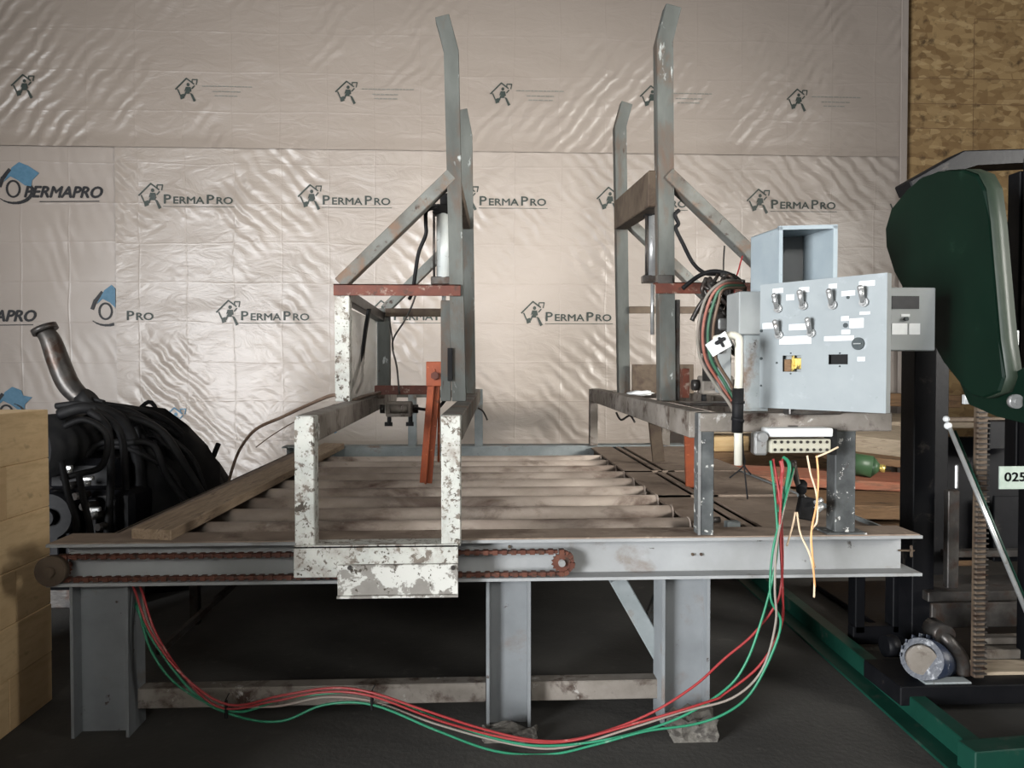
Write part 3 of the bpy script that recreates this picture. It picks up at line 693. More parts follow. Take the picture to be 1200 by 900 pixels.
MB().box((P(800, 440, 4.5).x, 4.5, ZR), (P(808, 440, 4.5).x, 4.56, zz_(432, 4.5)), None, .002).build('stop_strip', M['redrust'], rc)
MB().box((m1[1].x + .045, YN + .02, ZR), (m1[1].x + .07, YN + .08, zz_(350, YN)), None, .003).build('guide_strip', M['darkmetal'], rc)
MB().box((P(805, 470, 3.6).x, 3.55, ZR - .0), (P(990, 470, 3.6).x, 3.75, ZR + .014), None, .002).build('shelf_plate', M['darkmetal'], rc)
MB().box((m1[1].x - .065, YN - .02, zz_(330, YN) - .01), (m1[1].x + .02, YN + .03, zz_(322, YN)), None, .003).build('mount_plate', M['darkmetal'], rc)
cylinder_unit(765, 252, 326, 4.5, 6.5, 'slim silver air cylinder beside the mast of the right frame', mat='silver')
# hanging arms below the right rail
for (a, b_, Y, w_, lab, mt_) in (((766, 488), (772, 541), 5.2, .085, 'brown rusty lever arm hanging behind the right rail, farther one', 'rustplate'), ((809, 500), (811, 572), 4.3, .075, 'orange-rusted lever arm hanging by the front right post', 'orange')):
    a = P(*a, Y); b_ = P(*b_, Y); t_ = thing('lever_arm', b_, lab, 'lever')
    MB().bar(b_, a, .02, w_, (1, 0, 0), .003).build('arm', M[mt_], t_); MB().cyl(a + V((0, -.03, -.02)), a + V((0, .03, -.02)), .03, seg=6).build('pivot_bolt', M['redrust'], t_)
valve_block(P(838, 462, 4.0) + V((0, 0, .0)), 'grimy valve block on the right rail behind the hanging conduit')
# rag on rail
rg = MB(); p = P(748, 460, 5.0); p.z = ZR
rg.ball(p + V((0.02, 0, .012)), .055, (1.5, .8, .32), 16, .5); tag(rg.build('white_rag', M['label']), 'small crumpled white rag lying on the right rail between the masts', 'rag')

# ------------------------------------------------------------------ control panel
A = P(890, 478, 3.03); B_ = P(1038, 484, 2.62)
ztl = P(890, 336, 3.03).z; ztr = P(1042, 316, 2.60).z
U = (V((B_.x, B_.y, 0)) - V((A.x, A.y, 0))); PW = U.length; U.normalize(); Nn = V((U.y, -U.x, 0))     # Nn: out of the face, towards the camera
z0p = (A.z + B_.z) / 2; z1p = (ztl + ztr) / 2; PH = z1p - z0p
cp = thing('control_panel', (A.x, A.y, z0p), 'large pale blue-grey control panel with six toggle switches and two cut-outs', 'control panel')
def cpt(u, v_, d=0): # u,v in 0..1 from top-left
    return V((A.x, A.y, 0)) + U * (u * PW) + V((0, 0, z1p - v_ * PH)) + Nn * d
rotp = Matrix((U, Nn, V((0, 0, 1)))).transposed()
# plate with holes: strips around cut-outs
def cbox(mb, u0, u1, v0, v1, d0, d1, bev=0):
    c_ = cpt((u0 + u1) / 2, (v0 + v1) / 2, (d0 + d1) / 2); d = V(((u1 - u0) * PW / 2, abs(d1 - d0) / 2, (v1 - v0) * PH / 2))
    mb.box(c_ - d, c_ + d, rotp, bev); return mb
def pp(zx, zy): # from the zoom crop pixels (880..1110 x 310..490 at 5x) to u,v
    u = (zx - 58) / (790 - 58 + (800 - 790) * 0); top = 128 + (35 - 128) * u; bot = 840 + (868 - 840) * u
    return u, (zy - top) / (bot - top)
h1 = (pp(205, 535), pp(320, 628)); h2 = (pp(480, 524), pp(588, 580))
mb = MB()
(u0, va), (u1, vb) = h1; (u2, vc), (u3, vd) = h2
cbox(mb, 0, u0, 0, 1, -.004, 0); cbox(mb, u0, u1, 0, va, -.004, 0); cbox(mb, u0, u1, vb, 1, -.004, 0); cbox(mb, u1, u2, 0, 1, -.004, 0)
cbox(mb, u2, u3, 0, vc, -.004, 0); cbox(mb, u2, u3, vd, 1, -.004, 0); cbox(mb, u3, 1, 0, 1, -.004, 0)
mb.build('face_plate', M['panel'], cp)
mb = MB(); cbox(mb, 0, .012, 0, 1, -.03, -.004); cbox(mb, .988, 1, 0, 1, -.03, -.004); cbox(mb, 0, 1, 0, .012, -.03, -.004); cbox(mb, 0, 1, .985, 1, -.03, -.004)
cbox(mb, 0, 1, 0, 1, -.034, -.03); mb.build('housing', M['panelgrey'], cp)
mb = MB(); cbox(mb, u0 + .06, u1 - .01, va + .02, vb - .02, -.029, -.012, .003); cbox(mb, u0 + .07, u0 + .09, va, vb, -.012, -.006); mb.build('contact_block', M['brass'], cp)
mb = MB(); cbox(mb, u0, u0 + .06, va + .03, vb, -.029, -.01, .003); mb.build('contact_block', M['scrap3'], cp)
mb = MB(); cbox(mb, u2 - .01, u3 + .01, vc - .01, vd + .01, -.029, -.02); mb.build('contact_block', M['black'], cp)
for (zx, zy, L) in ((180, 262, 62), (336, 240, 62), (506, 232, 66), (676, 212, 66), (187, 415, 62), (384, 400, 66)):
    u, v_ = pp(zx, zy); c_ = cpt(u, v_, 0)
    sw = MB().cyl(c_, c_ + Nn * .012, .017, seg=16).cyl(c_ + Nn * .01, c_ + Nn * .02, .012, seg=6).build('switch_collar', M['silver'], cp)
    MB().cyl(c_ + Nn * .015, c_ + Nn * .035 + V((0, 0, .05)), .0085, .0115, seg=12).ball(c_ + Nn * .035 + V((0, 0, .05)), .0115, seg=8).build('toggle', M['silver'], sw)
for (xa_, ya_, xb_, yb_) in ((140, 148, 205, 168), (305, 135, 365, 158), (478, 110, 525, 132), (645, 90, 728, 112), (550, 150, 625, 172), (225, 180, 275, 208), (75, 350, 160, 378), (245, 352, 352, 380), (550, 298, 592, 322), (596, 310, 672, 362), (552, 378, 600, 400), (185, 425, 380, 462), (455, 418, 620, 438), (640, 535, 680, 560), (650, 270, 705, 282)):
    ua, v1_ = pp(xa_, ya_); ub, v2_ = pp(xb_, yb_); mb = MB(); cbox(mb, ua, ub, min(v1_, v2_), max(v1_, v2_), 0, .0012); mb.build('label_strip', M['label'], cp)
for (zx, zy, r) in ((145, 222, .005), (587, 185, .006), (575, 350, .009), (170, 578, .004), (65, 395, .006), (65, 555, .006), (60, 712, .004), (258, 520, .003), (258, 640, .003), (545, 515, .003), (545, 592, .003)):
    u, v_ = pp(zx, zy); c_ = cpt(max(u, .015), v_, 0); MB().cyl(c_, c_ + Nn * .004, r, seg=12).build('screw', M['labeldark'], cp)
u, v_ = pp(646, 457); c_ = cpt(u, v_, 0)
kn = MB().cyl(c_, c_ + Nn * .008, .023, seg=24).build('selector_knob', M['labeldark'], cp)
MB().bar(c_ + Nn * .011 - U * .014, c_ + Nn * .011 + U * .014, .006, .004, bev=0).build('pointer', M['panelgrey'], kn)
# mounting bracket under the panel
mb = MB(); c0 = cpt(.1, 1, -.06); c1 = cpt(.85, 1, -.06)
mb.bar(V((c0.x, 2.95, ZR - .0)) + V((0, 0, .01)), V((c1.x, 2.98, ZR + .01)), .05, .03).build('mounting_rail', M['darkmetal'], cp)

# small meter box right of the panel
YQ = 2.86
mx = thing('meter_box', P(1070, 410, YQ), 'small grey meter box with black display slot, right of the large panel', 'electrical box')
a = P(1036, 411, YQ); b_ = P(1097, 337, YQ)
MB().box((a.x, YQ, a.z), (b_.x, YQ + .09, b_.z), None, .004).build('case', M['panelgrey'], mx)
def onface(par, mat, name, x0_, y0_, x1_, y1_, Y, th=.002):
    a_ = P(x0_, y1_, Y); c2 = P(x1_, y0_, Y); return MB().box((a_.x, Y - th, a_.z), (c2.x, Y, c2.z)).build(name, mat, par)
onface(mx, M['logo_black'], 'display', 1045, 347, 1077, 362, YQ)
onface(mx, M['label'], 'label_strip', 1056, 368, 1066, 371, YQ)
onface(mx, M['label'], 'label_strip', 1045, 379, 1063, 392, YQ); onface(mx, M['label'], 'label_strip', 1065, 379, 1078, 392, YQ)
p = P(1061, 374, YQ); MB().cyl(p, p + V((0, -.012, 0)), .008, seg=12).build('push_button', M['labeldark'], mx)
MB().box((a.x - .14, YQ + .04, a.z + .04), (a.x, YQ + .07, a.z + .09)).build('bracket', M['panelgrey'], mx)

# open pale blue box above
ob_ = thing('junction_box', P(930, 340, 3.1), 'open empty pale blue metal box standing above the control panel', 'electrical box')
q0 = P(914, 267, 3.0); q1 = P(980, 267, 2.96); zt0 = P(914, 266, 3.0).z; zb0 = P(914, 345, 3.0).z
back0 = P(880, 266, 3.24)
ux = (V((q1.x, q1.y, 0)) - V((q0.x, q0.y, 0))); wd_ = ux.length; ux.normalize(); dv = V((back0.x - q0.x, back0.y - q0.y, 0)); dl = dv.length; dv.normalize()
def qbox(mb, s0, s1, d0, d1, z0_, z1_):
    o0 = V((q0.x, q0.y, 0))
    pts = [o0 + ux * s0 + dv * d0, o0 + ux * s1 + dv * d0, o0 + ux * s1 + dv * d1, o0 + ux * s0 + dv * d1]
    mb.prism([pp_ + V((0, 0, z0_)) for pp_ in pts], (0, 0, z1_ - z0_)); return mb
mb = MB(); tk = .004
qbox(mb, 0, tk, 0, dl, zb0, zt0); qbox(mb, wd_ - tk, wd_, 0, dl, zb0, zt0); qbox(mb, 0, wd_, 0, dl, zt0 - tk, zt0 + .0); qbox(mb, 0, wd_, 0, dl, zb0, zb0 + tk); qbox(mb, 0, wd_, dl - tk, dl, zb0, zt0)
mb.build('case', M['boxblue'], ob_)
mb = MB(); qbox(mb, -.004, wd_ + .004, -.003, .010, zt0 - .012, zt0 + .004); qbox(mb, -.004, .010, -.003, .01, zb0, zt0); qbox(mb, wd_ - .012, wd_ + .004, -.003, .01, zb0, zt0); mb.build('front_flange', M['boxblue'], ob_)
mb = MB(); qbox(mb, tk, wd_ - tk, dl - .012, dl - tk - .001, zb0 + tk, zt0 - tk); mb.build('back_panel', M['box_shade'], ob_)
for (s_, z_) in ((.06, zt0 - .07), (.055, zt0 - .11), (.05, zt0 - .15)):
    o0 = V((q0.x, q0.y, z_)) + ux * s_ + dv * (dl - .02); MB().cyl(o0, o0 - dv * .012, .006, seg=8).build('screw', M['label'], ob_)
# grey enclosure behind the panel and channel upright
Yg = 3.12
ge = thing('electrical_enclosure', P(890, 392, Yg), 'plain grey enclosure half hidden behind the control panel', 'electrical box')
a = P(866, 392, Yg); b_ = P(985, 342, Yg)
MB().box((a.x, Yg, a.z), (b_.x, Yg + .16, b_.z), None, .004).build('case', M['panelgrey'], ge)
a = P(873, 478, Yg); b_ = P(895, 394, Yg)
MB().box((a.x, Yg + .01, ZR + .005), (b_.x, Yg + .06, P(873, 392, Yg).z), None, .004).box((a.x - .02, Yg - .0, ZR + .0), (b_.x + .02, Yg + .08, ZR + .012)).build('support_channel', M['steel'], ge)

# terminal block
Yt = 2.90
tm = thing('terminal_block', P(935, 530, Yt), 'cream terminal strip under a white cover, below the control panel', 'terminal block')
a = P(903, 531, Yt); b_ = P(974, 503, Yt)
MB().box((a.x, Yt, a.z), (b_.x, Yt + .06, P(903, 515, Yt).z), None, .003).build('terminal_row', M['term'], tm)
MB().box((a.x - .01, Yt - .008, P(903, 512, Yt).z), (b_.x + .005, Yt + .08, P(903, 502, Yt).z), None, .004).build('cover', M['label'], tm)
for i in range(9):
    for r_ in (518, 527):
        p = P(908 + i * 7.6, r_, Yt); MB().cyl(p, p + V((0, -.004, 0)), .006, seg=8).build('terminal_screw', M['darkmetal'], tm)
MB().box((a.x - .06, Yt + .01, a.z - .01), (a.x - .005, Yt + .06, b_.z - .01), None, .008).cyl((a.x - .035, Yt - .02, b_.z - .03), (a.x - .035, Yt + .02, b_.z - .03), .018).build('cable_gland', M['silver'], tm)
MB().box((b_.x + .004, Yt + .01, a.z - .01), (b_.x + .03, Yt + .07, b_.z), None, .002).build('end_plate', M['black'], tm)
MB().box((a.x + .1, Yt + .07, b_.z - .02), (a.x + .14, Yt + .09, ZR - .05), None, .001).build('hanger', M['darkmetal'], tm)

# hanging switch cluster on orange wires
Yc = 2.93
cl = thing('limit_switch', P(945, 600, Yc), 'small black switch cluster dangling below the terminal strip', 'switch')
c_ = P(945, 597, Yc)
MB().box(c_ + V((-.035, -.02, -.04)), c_ + V((.03, .02, .05)), Matrix.Rotation(.2, 3, 'Y'), .005).cyl(c_ + V((-.03, -.02, .08)), c_ + V((-.01, .02, .10)), .02).build('switch_body', M['black'], cl)
MB().cyl(c_ + V((.03, -.02, .0)), c_ + V((.055, -.02, .02)), .016, seg=6).cyl(c_ + V((.02, -.03, .03)), c_ + V((.05, -.03, .045)), .01).build('cable_nut', M['silver'], cl)
MB().tube([P(930, 540, Yc), P(933, 560, Yc), P(940, 580, Yc), c_ + V((0, 0, .04))], .012).build('cable_stub', M['darkmetal'], cl)

# white plastic conduit
Yv = 2.86
cv = thing('pvc_conduit', P(863, 545, Yv), 'white plastic conduit hanging left of the control panel, wrapped in black tape midway', 'conduit')
MB().tube([P(838, 398, Yv + .02), P(846, 396, Yv), P(857, 393, Yv), P(865, 396, Yv), P(866, 406, Yv), P(866, 425, Yv), P(866, 440, Yv), P(865, 460, Yv)], .016, 14).cyl(P(865, 452, Yv), P(865, 545, Yv), .0155, seg=16).build('pipe', M['pvc'], cv)
MB().cyl(P(865, 455, Yv), P(864, 507, Yv), .0215, seg=16).cyl(P(865, 470, Yv), P(865, 473, Yv), .025, seg=16).cyl(P(865, 490, Yv), P(864, 494, Yv), .025, seg=16).build('tape_wrap', M['black'], cv)
# tag
tg_ = thing('wiring_tag', P(843, 414, Yv - .01), 'tilted white tag with black mark beside the bend of the conduit', 'tag')
pts = [P(827, 404, Yv - .03), P(850, 388, Yv - .03), P(858, 405, Yv - .03), P(836, 418, Yv - .03)]
MB().prism(pts, (0, .01, 0), .001).build('card', M['label'], tg_)
MB().bar(P(838, 403, Yv - .034), P(850, 396, Yv - .034), .004, .014).bar(P(842, 395, Yv - .034), P(848, 407, Yv - .034), .004, .01).build('mark', M['logo_black'], tg_)

# ------------------------------------------------------------------ hoses and wires
def hose(pts, r, mat, lab, cat='hose', group=None, name='air_hose', seg=8):
    o = MB().tube([P(*p) for p in pts], r, seg).build(name, M[mat]); tag(o, lab, cat, group); return o
Yh = 2.78
hr = .0048
def hz(l): return [(a, b_, Yh + d) for a, b_, d in l]
hose(hz([(906, 538, .10), (913, 580, .05), (917, 640, .02), (915, 690, 0), (905, 715, 0), (880, 746, 0), (850, 771, 0), (812, 805, -.01), (756, 839, -.01), (685, 864, 0), (632, 868, 0), (569, 855, 0), (494, 831, .02), (437, 812, .05), (390, 806, .1), (330, 815, .12), (268, 826, .12), (215, 792, .14), (176, 740, .17), (158, 692, .22), (154, 680, .28)]), hr, 'hose_red', 'red air hose, uppermost strand sagging right of the middle leg')
hose(hz([(917, 538, .10), (916, 566, .05), (914, 620, .01), (917, 690, 0), (915, 735, 0), (890, 780, 0), (850, 812, 0), (831, 822, -.02), (737, 850, -.02), (662, 869, 0), (600, 866, .01), (520, 846, .03), (437, 816, .05), (380, 811, .1), (320, 822, .13), (262, 830, .13), (222, 800, .15), (184, 745, .18), (166, 692, .24), (162, 680, .3)]), hr, 'hose_red', 'red air hose, lower strand sagging beneath the other red one')
hose(hz([(903, 540, .09), (909, 590, .04), (911, 640, .0), (905, 680, -.02), (893, 725, -.02), (875, 775, -.02), (850, 808, -.01), (794, 842, 0), (719, 865, .01), (644, 874, .01), (587, 867, .02), (512, 842, .04), (441, 813, .07), (390, 812, .1), (330, 820, .13), (275, 834, .14), (212, 806, .16), (176, 760, .2), (160, 700, .26)]), hr, 'hose_green', 'green air hose running between the red strands and the lowest green one')
hose(hz([(930, 548, .11), (924, 572, .06), (914, 610, .02), (905, 650, 0), (903, 700, -.03), (915, 728, -.03), (905, 765, -.03), (880, 812, -.02), (850, 836, -.02), (812, 849, -.01), (756, 857, 0), (700, 872, 0), (644, 884, 0), (580, 880, .01), (512, 856, .03), (437, 826, .06), (380, 826, .1), (330, 845, .12), (280, 840, .14), (230, 815, .16), (180, 752, .2), (155, 700, .28)]), hr, 'hose_green', 'green air hose, lowest strand brushing the floor at the middle leg')
hose(hz([(932, 545, .12), (920, 590, .04), (910, 640, -.01), (908, 690, -.04), (909, 730, -.03), (893, 785, -.02), (858, 818, -.02), (800, 834, 0), (737, 854, .02), (660, 876, .02), (600, 872, .03), (510, 848, .05), (437, 822, .08), (380, 817, .1), (320, 828, .13), (255, 822, .15), (200, 775, .18), (172, 725, .22), (166, 685, .3)]), hr * .95, 'hose_grey', 'dusty pinkish hose in the middle of the sagging bundle')
for (px, py) in ((436, 819), (265, 829)):
    p = P(px, py, Yh + .06 if px > 300 else Yh + .13)
    tag(MB().bar(p + V((0, 0, -.045)), p + V((0, 0, .03)), .012, .012).bar(p + V((-.002, 0, .028)), p + V((.012, 0, .055)), .004, .004).build('cable_tie', M['black']), 'black cable tie round the hose bundle, ' + ('nearer the middle leg' if px > 300 else 'nearer the left leg'), 'cable tie')
Yw = 2.86
wr_ = .0038
hose([(946, 534, Yw), (950, 555, Yw), (956, 575, Yw - .02), (958, 595, Yw - .03), (957, 612, Yw - .03), (951, 622, Yw - .03), (951, 645, Yw - .02), (955, 665, Yw)], wr_, 'wire_tan', 'tan wire looping from the terminal strip past the dangling switch', 'wire', None, 'wire')
hose([(957, 534, Yw), (959, 560, Yw - .02), (957, 590, Yw - .03), (951, 622, Yw - .035), (952, 650, Yw - .03), (955, 688, Yw - .02)], wr_, 'wire_or', 'orange wire hanging straight from the right end of the terminal strip', 'wire', None, 'wire')
hose([(932, 600, Yw), (929, 615, Yw - .01), (922, 640, Yw - .02)], wr_, 'wire_tan', 'short tan wire hanging left below the dangling switch', 'wire', None, 'wire')
hose([(934, 600, Yw), (938, 625, Yw - .01), (949, 650, Yw - .02), (954, 675, Yw - .02), (954, 700, Yw - .02)], wr_, 'wire_tan', 'long tan wire ending in a bare tip below the beam', 'wire', None, 'wire')
hose([(915, 540, Yw), (917, 552, Yw - .01), (913, 575, Yw - .01), (911, 590, Yw)], .008, 'hose_red', 'short thick red wire stub under the terminal strip', 'wire', None, 'wire')
hose([(918, 536, Yw + .03), (925, 545, Yw), (921, 572, Yw - .02), (913, 600, Yw - .02)], .0075, 'hose_green', 'short thick green wire stub under the terminal strip', 'wire', None, 'wire')
hose([(956, 536, Yw), (970, 530, Yw - .01), (982, 524, Yw)], wr_, 'wire_tan', 'thin yellowish wire curving to the right of the terminal strip', 'wire', None, 'wire')
# wires bristle near the conduit tip
for i, (q_, r_) in enumerate((((855, 560), 'left'), ((876, 585), 'long'), ((880, 556), 'right'))):
    hose([(870, 508, Yw + .05), (871, 530, Yw + .05), (872, 545, Yw + .03), (q_[0], q_[1], Yw + .03)], .003, 'black', 'thin black wire dangling behind the conduit tip, %s end' % r_, 'wire', None, 'wire')
# loop of hoses between red bar and panel
Yl = 3.6
for k, (mt_, dx, lab) in enumerate((('hose_grey', 0, 'dusty grey-pink hose in the loop left of the conduit, outermost'), ('hose_dull', 6, 'dull red hose in the loop left of the conduit'), ('hose_dullgreen', 12, 'dull green hose in the loop left of the conduit, innermost'), ('hosebrown', 18, 'brown hose in the loop left of the conduit, behind the tag'))):
    hose([(868 + dx * .3, 330 + dx * .4, Yl + .1), (848, 330 + dx * .5, Yl), (828 + dx * .8, 348 + dx * .3, Yl), (818 + dx, 385, Yl), (821 + dx, 420, Yl - .1), (838 + dx, 450, Yl - .25), (856 + dx * .6, 475, Yl - .4), (864 + dx * .6, 500 - k * 4, Yl - .5)], .008, mt_, lab)
hose([(796, 246, YN), (791, 252, YN), (795, 262, YN), (792, 268, YN), (800, 285, YN), (812, 308, YN), (826, 320, YN), (845, 322, YN - .05), (862, 330, YN - .1)], .011, 'black', 'black hose curving from the right mast down to the red bar')
hose([(800, 338, YN - .1), (818, 324, YN - .1), (836, 318, YN - .12), (856, 322, YN - .15), (868, 330, YN - .2)], .012, 'black', 'short black hose lying on the right red bar')
hose([(849, 288, YN), (848, 305, YN), (848, 325, YN)], .004, 'black', 'thin black wire standing above the right red bar', 'wire', None, 'wire')
hose([(870, 300, YN), (865, 318, YN - .05), (860, 335, YN - .1), (862, 360, YN - .2)], .004, 'hose_red', 'thin red wire dropping from the right red bar', 'wire', None, 'wire')
# tangle on the right bar
tg2 = MB()
for i in range(26):
    a = P(random.uniform(826, 868), random.choice((322, 326, 330, 352, 372)), 3.85); pts = [a]
    for k in range(4): a = a + V((random.uniform(-.04, .06), random.uniform(-.05, .05), random.uniform(-.10, .03))); pts.append(a)
    tg2.tube(pts, random.uniform(.008, .016), 7, 4)
for v_ in tg2.bm.verts: v_.co.z = max(v_.co.z, P(850, 432, 3.85).z)
tag(tg2.build('hose_tangle', M['darkmetal']), 'dark tangle of fittings and cables heaped on the right red bar', 'cables', None, 'stuff')
vb_ = thing('solenoid_valve', P(852, 390, 3.8), 'silver and black solenoid valve below the dark tangle', 'valve')
c_ = P(853, 378, 3.8); MB().box(c_ + V((-.06, -.04, -.04)), c_ + V((.06, .04, .02)), None, .008).build('valve_body', M['silver'], vb_)
MB().box(c_ + V((-.14, -.03, -.16)), c_ + V((-.03, .03, .05)), None, .008).cyl(c_ + V((-.1, 0, -.3)), c_ + V((-.1, 0, -.1)), .03).build('coil', M['darkmetal'], vb_)
MB().box(c_ + V((-.05, 0, -.36)), c_ + V((.02, .05, -.05)), None, .005).build('base', M['panelgrey'], vb_)
# left carriage hoses
hose([(512, 243, 4.3), (500, 247, 4.25), (499, 262, 4.2), (499, 275, 4.2), (491, 295, 4.2), (487, 318, 4.2), (484, 340, 4.25), (480, 350, 4.3)], .011, 'black', 'black hose dropping from the white cylinder on the left frame')
hose([(487, 346, 4.9), (482, 360, 4.9), (474, 376, 4.9), (462, 395, 4.9), (460, 408, 4.9), (465, 430, 4.9), (468, 462, 4.9)], .006, 'darkmetal', 'thin dark hose hanging down to the grey valve block')
hose([(456, 372, 4.95), (459, 392, 4.92), (461, 410, 4.91)], .005, 'darkmetal', 'short thin hose meeting the one above the valve block')
hose([(432, 362, 4.6), (428, 385, 4.6), (424, 415, 4.6), (417, 440, 4.6), (411, 455, 4.6)], .010, 'black', 'black hose hanging inside the left cage, left one of a pair')
hose([(434, 362, 4.7), (429, 390, 4.7), (425, 425, 4.7), (424, 445, 4.7), (417, 461, 4.7)], .008, 'darkmetal', 'dark hose hanging inside the left cage, right one of a pair')
hose([(445, 460, 4.9), (428, 464, 4.5), (408, 470, 4.2), (391, 463, 4.35), (360, 475, 4.8), (330, 489, 5.1), (300, 503, 5.3), (282, 525, 5.4), (272, 550, 5.4), (266, 575, 5.3)], .011, 'hosebrown', 'brown hose arching from the left frame down behind the plank')
hose([(392, 474, 4.8), (350, 492, 5.1), (322, 508, 5.4), (300, 524, 5.5)], .004, 'hosebrown', 'thin brown wire trailing below the arching brown hose', 'wire', None, 'wire')
hose([(486, 478, 4.9), (500, 480, 4.7), (513, 478, 4.5), (522, 468, 4.4)], .010, 'black', 'short black hose between the valve block and the left mast')
hose([(560, 478, 6.3), (566, 482, 6.3), (571, 492, 6.25)], .008, 'darkmetal', 'stub of dark hose poking out behind the left frame')
hose([(722, 483, 5.6), (728, 492, 5.6), (738, 487, 5.6), (744, 495, 5.6)], .008, 'darkmetal', 'stub of dark hose hanging under the right rail')

# ------------------------------------------------------------------ timber stack at left
XS = -1.86
yk = [3.34, 3.02, 2.70, 2.40]; zk = [0, .215, .425, .64, .85, 1.06, 1.27]
def blk(x0_, x1_, y0_, y1_, z0_, z1_, lab):
    mb = MB(); mb.box((x0_, y0_, z0_), (x1_, y1_, z1_), None, .003)
    tag(mb.build('timber_block', M['timber']), lab, 'timber', 'squared timber in the stack at left')
lev = ['bottom', 'second', 'third', 'fourth', 'fifth', 'top']; ps_ = ['far', 'middle', 'near']
for j in range(6):
    off = (0, .10, -.05, .06, 0, .04)[j]
    ys = [3.34, 3.34 - .30 - off, 3.34 - .66 - off * .4, 1.25]  # near blocks lie out of view, lengthened to shade the left table leg
    for i in range(3):
        blk(XS - .95 - random.uniform(0, .05), XS + random.uniform(-.002, .003), ys[i + 1] + .0012, ys[i] - .0012, zk[j] + .0005, zk[j + 1] - .0005,
            '%s squared pale timber in the %s layer of the stack at left' % (ps_[i], lev[j]))

# ------------------------------------------------------------------ engine and hose heap
eg = thing('engine', (-2.3, 4.7, 0), 'black oily engine half buried in hoses between timber stack and table', 'engine')
mb = MB().box((-2.72, 4.55, .12), (-2.05, 5.3, .72), None, .03).box((-2.6, 4.62, .7), (-2.15, 5.2, .9), None, .04)
for k in range(5): mb.box((-2.62 + k * .11, 4.5, .3), (-2.57 + k * .11, 4.56, .68), None, .006)
mb.build('engine_block', M['blackmetal'], eg)
MB().cyl((-2.62, 4.42, .98), (-2.5, 5.2, .98), .19, seg=28).build('air_intake', M['black'], eg)
MB().cyl((-2.45, 4.38, .60), (-2.45, 4.56, .60), .13, seg=28).cyl((-2.45, 4.34, .60), (-2.45, 4.4, .60), .05, seg=16).build('pulley', M['blackmetal'], eg)
for (px, py, w_) in ((100, 561, .045), (108, 597, .045), (78, 548, .03)):
    p = P(px, py, 4.42); MB().box(p + V((-w_, -.01, -.014)), p + V((w_, .02, .012)), Matrix.Rotation(random.uniform(-.1, .1), 3, 'Y'), .005).cyl(p + V((0, 0, -.04)), p + V((0, 0, -.01)), .03).build('bright_fitting', M['silver'], eg)
for k in range(5):
    p = P(78 + k * 9, 570 + k * 12, 4.42); MB().cyl(p, p + V((.03, .1, 0)), .022, seg=8).build('bolt', M['darkmetal'], eg)
MB().cyl((-2.4, 4.8, 0), (-2.4, 4.8, .15), .2, seg=20).box((-2.7, 4.6, 0), (-2.1, 5.2, .14), None, .01).build('engine_mount', M['darkmetal'], eg)
# exhaust pipe
ex = thing('exhaust_pipe', P(103, 470, 4.8), 'curved dark metal pipe with a flanged mouth rising out of the hose heap', 'pipe')
MB().tube([P(53, 389, 4.8), P(60, 400, 4.8), P(69, 425, 4.8), P(80, 450, 4.8), P(95, 466, 4.8), P(112, 478, 4.8)], .052, 18, 6, rad=lambda u: .050 + .016 * math.sin(u * 3.14)).build('pipe_body', M['darkmetal'], ex)
a = P(40, 388, 4.8); b_ = P(68, 383, 4.8); d = (P(53, 386, 4.8) - P(60, 400, 4.8)).normalized(); c_ = P(53, 387, 4.8)
MB().cyl(c_ - d * .01, c_ + d * .022, .076, seg=24).cyl(a, a + V((.03, 0, -.03)), .014, seg=8).build('flange', M['darkmetal'], ex)
MB().cyl(P(104, 466, 4.75), P(122, 471, 4.7), .012, seg=8).cyl(P(96, 474, 4.75), P(108, 464, 4.75), .06, seg=20).build('clamp', M['black'], ex)
# mound of dark hoses: every hose its own thing
random.seed(21)
descr = ['smooth', 'dusty', 'thin', 'thick', 'kinked']
base = [
 [(66, 476, 4.7), (95, 473, 4.7), (130, 475, 4.8), (180, 485, 5.0), (215, 510, 5.1), (228, 545, 5.15), (244, 580, 5.1)],
 [(70, 486, 4.6), (100, 478, 4.6), (140, 490, 4.7), (160, 530, 4.75), (165, 590, 4.75), (160, 640, 4.7)],
 [(120, 478, 4.8), (150, 482, 4.8), (185, 505, 4.9), (205, 550, 5.0), (212, 600, 4.95), (200, 650, 4.8)],
 [(150, 484, 5.0), (190, 500, 5.1), (210, 535, 5.1), (236, 570, 5.1), (256, 585, 5.1)],
 [(105, 482, 4.5), (125, 500, 4.5), (130, 540, 4.5), (128, 600, 4.5), (122, 660, 4.45)],
 [(110, 480, 4.55), (140, 505, 4.6), (147, 560, 4.6), (148, 620, 4.6), (140, 670, 4.55)],
 [(75, 500, 4.35), (100, 492, 4.35), (125, 510, 4.35), (120, 545, 4.35), (95, 555, 4.3), (72, 560, 4.3)],
 [(160, 500, 4.85), (185, 540, 4.85), (215, 580, 4.9), (246, 600, 5.0), (262, 608, 5.0)],
 [(72, 540, 4.3), (80, 580, 4.25), (90, 615, 4.2), (85, 660, 4.2)],
 [(92, 555, 4.3), (99, 590, 4.25), (106, 625, 4.2), (104, 670, 4.2)],
 [(256, 520, 5.4), (250, 535, 5.35), (243, 555, 5.3), (240, 580, 5.2)],
 [(176, 494, 4.95), (183, 530, 4.9), (188, 580, 4.85), (180, 640, 4.8)]]
labs = ['long black hose arching over the top of the heap to the right', 'thick black hose over the middle of the heap', 'black hose bending down the right slope of the heap', 'thin hose edging the right skyline of the heap', 'black hose hanging in front of the intake', 'black hose beside the one in front of the intake',
 'black hose coiled round the front of the intake', 'low black hose lying along the right foot of the heap', 'black hose hanging beside the timber stack', 'black hose hanging beside the bright fittings', 'short stiff black hose end sticking up at right of the heap', 'black hose running straight down the heap centre']
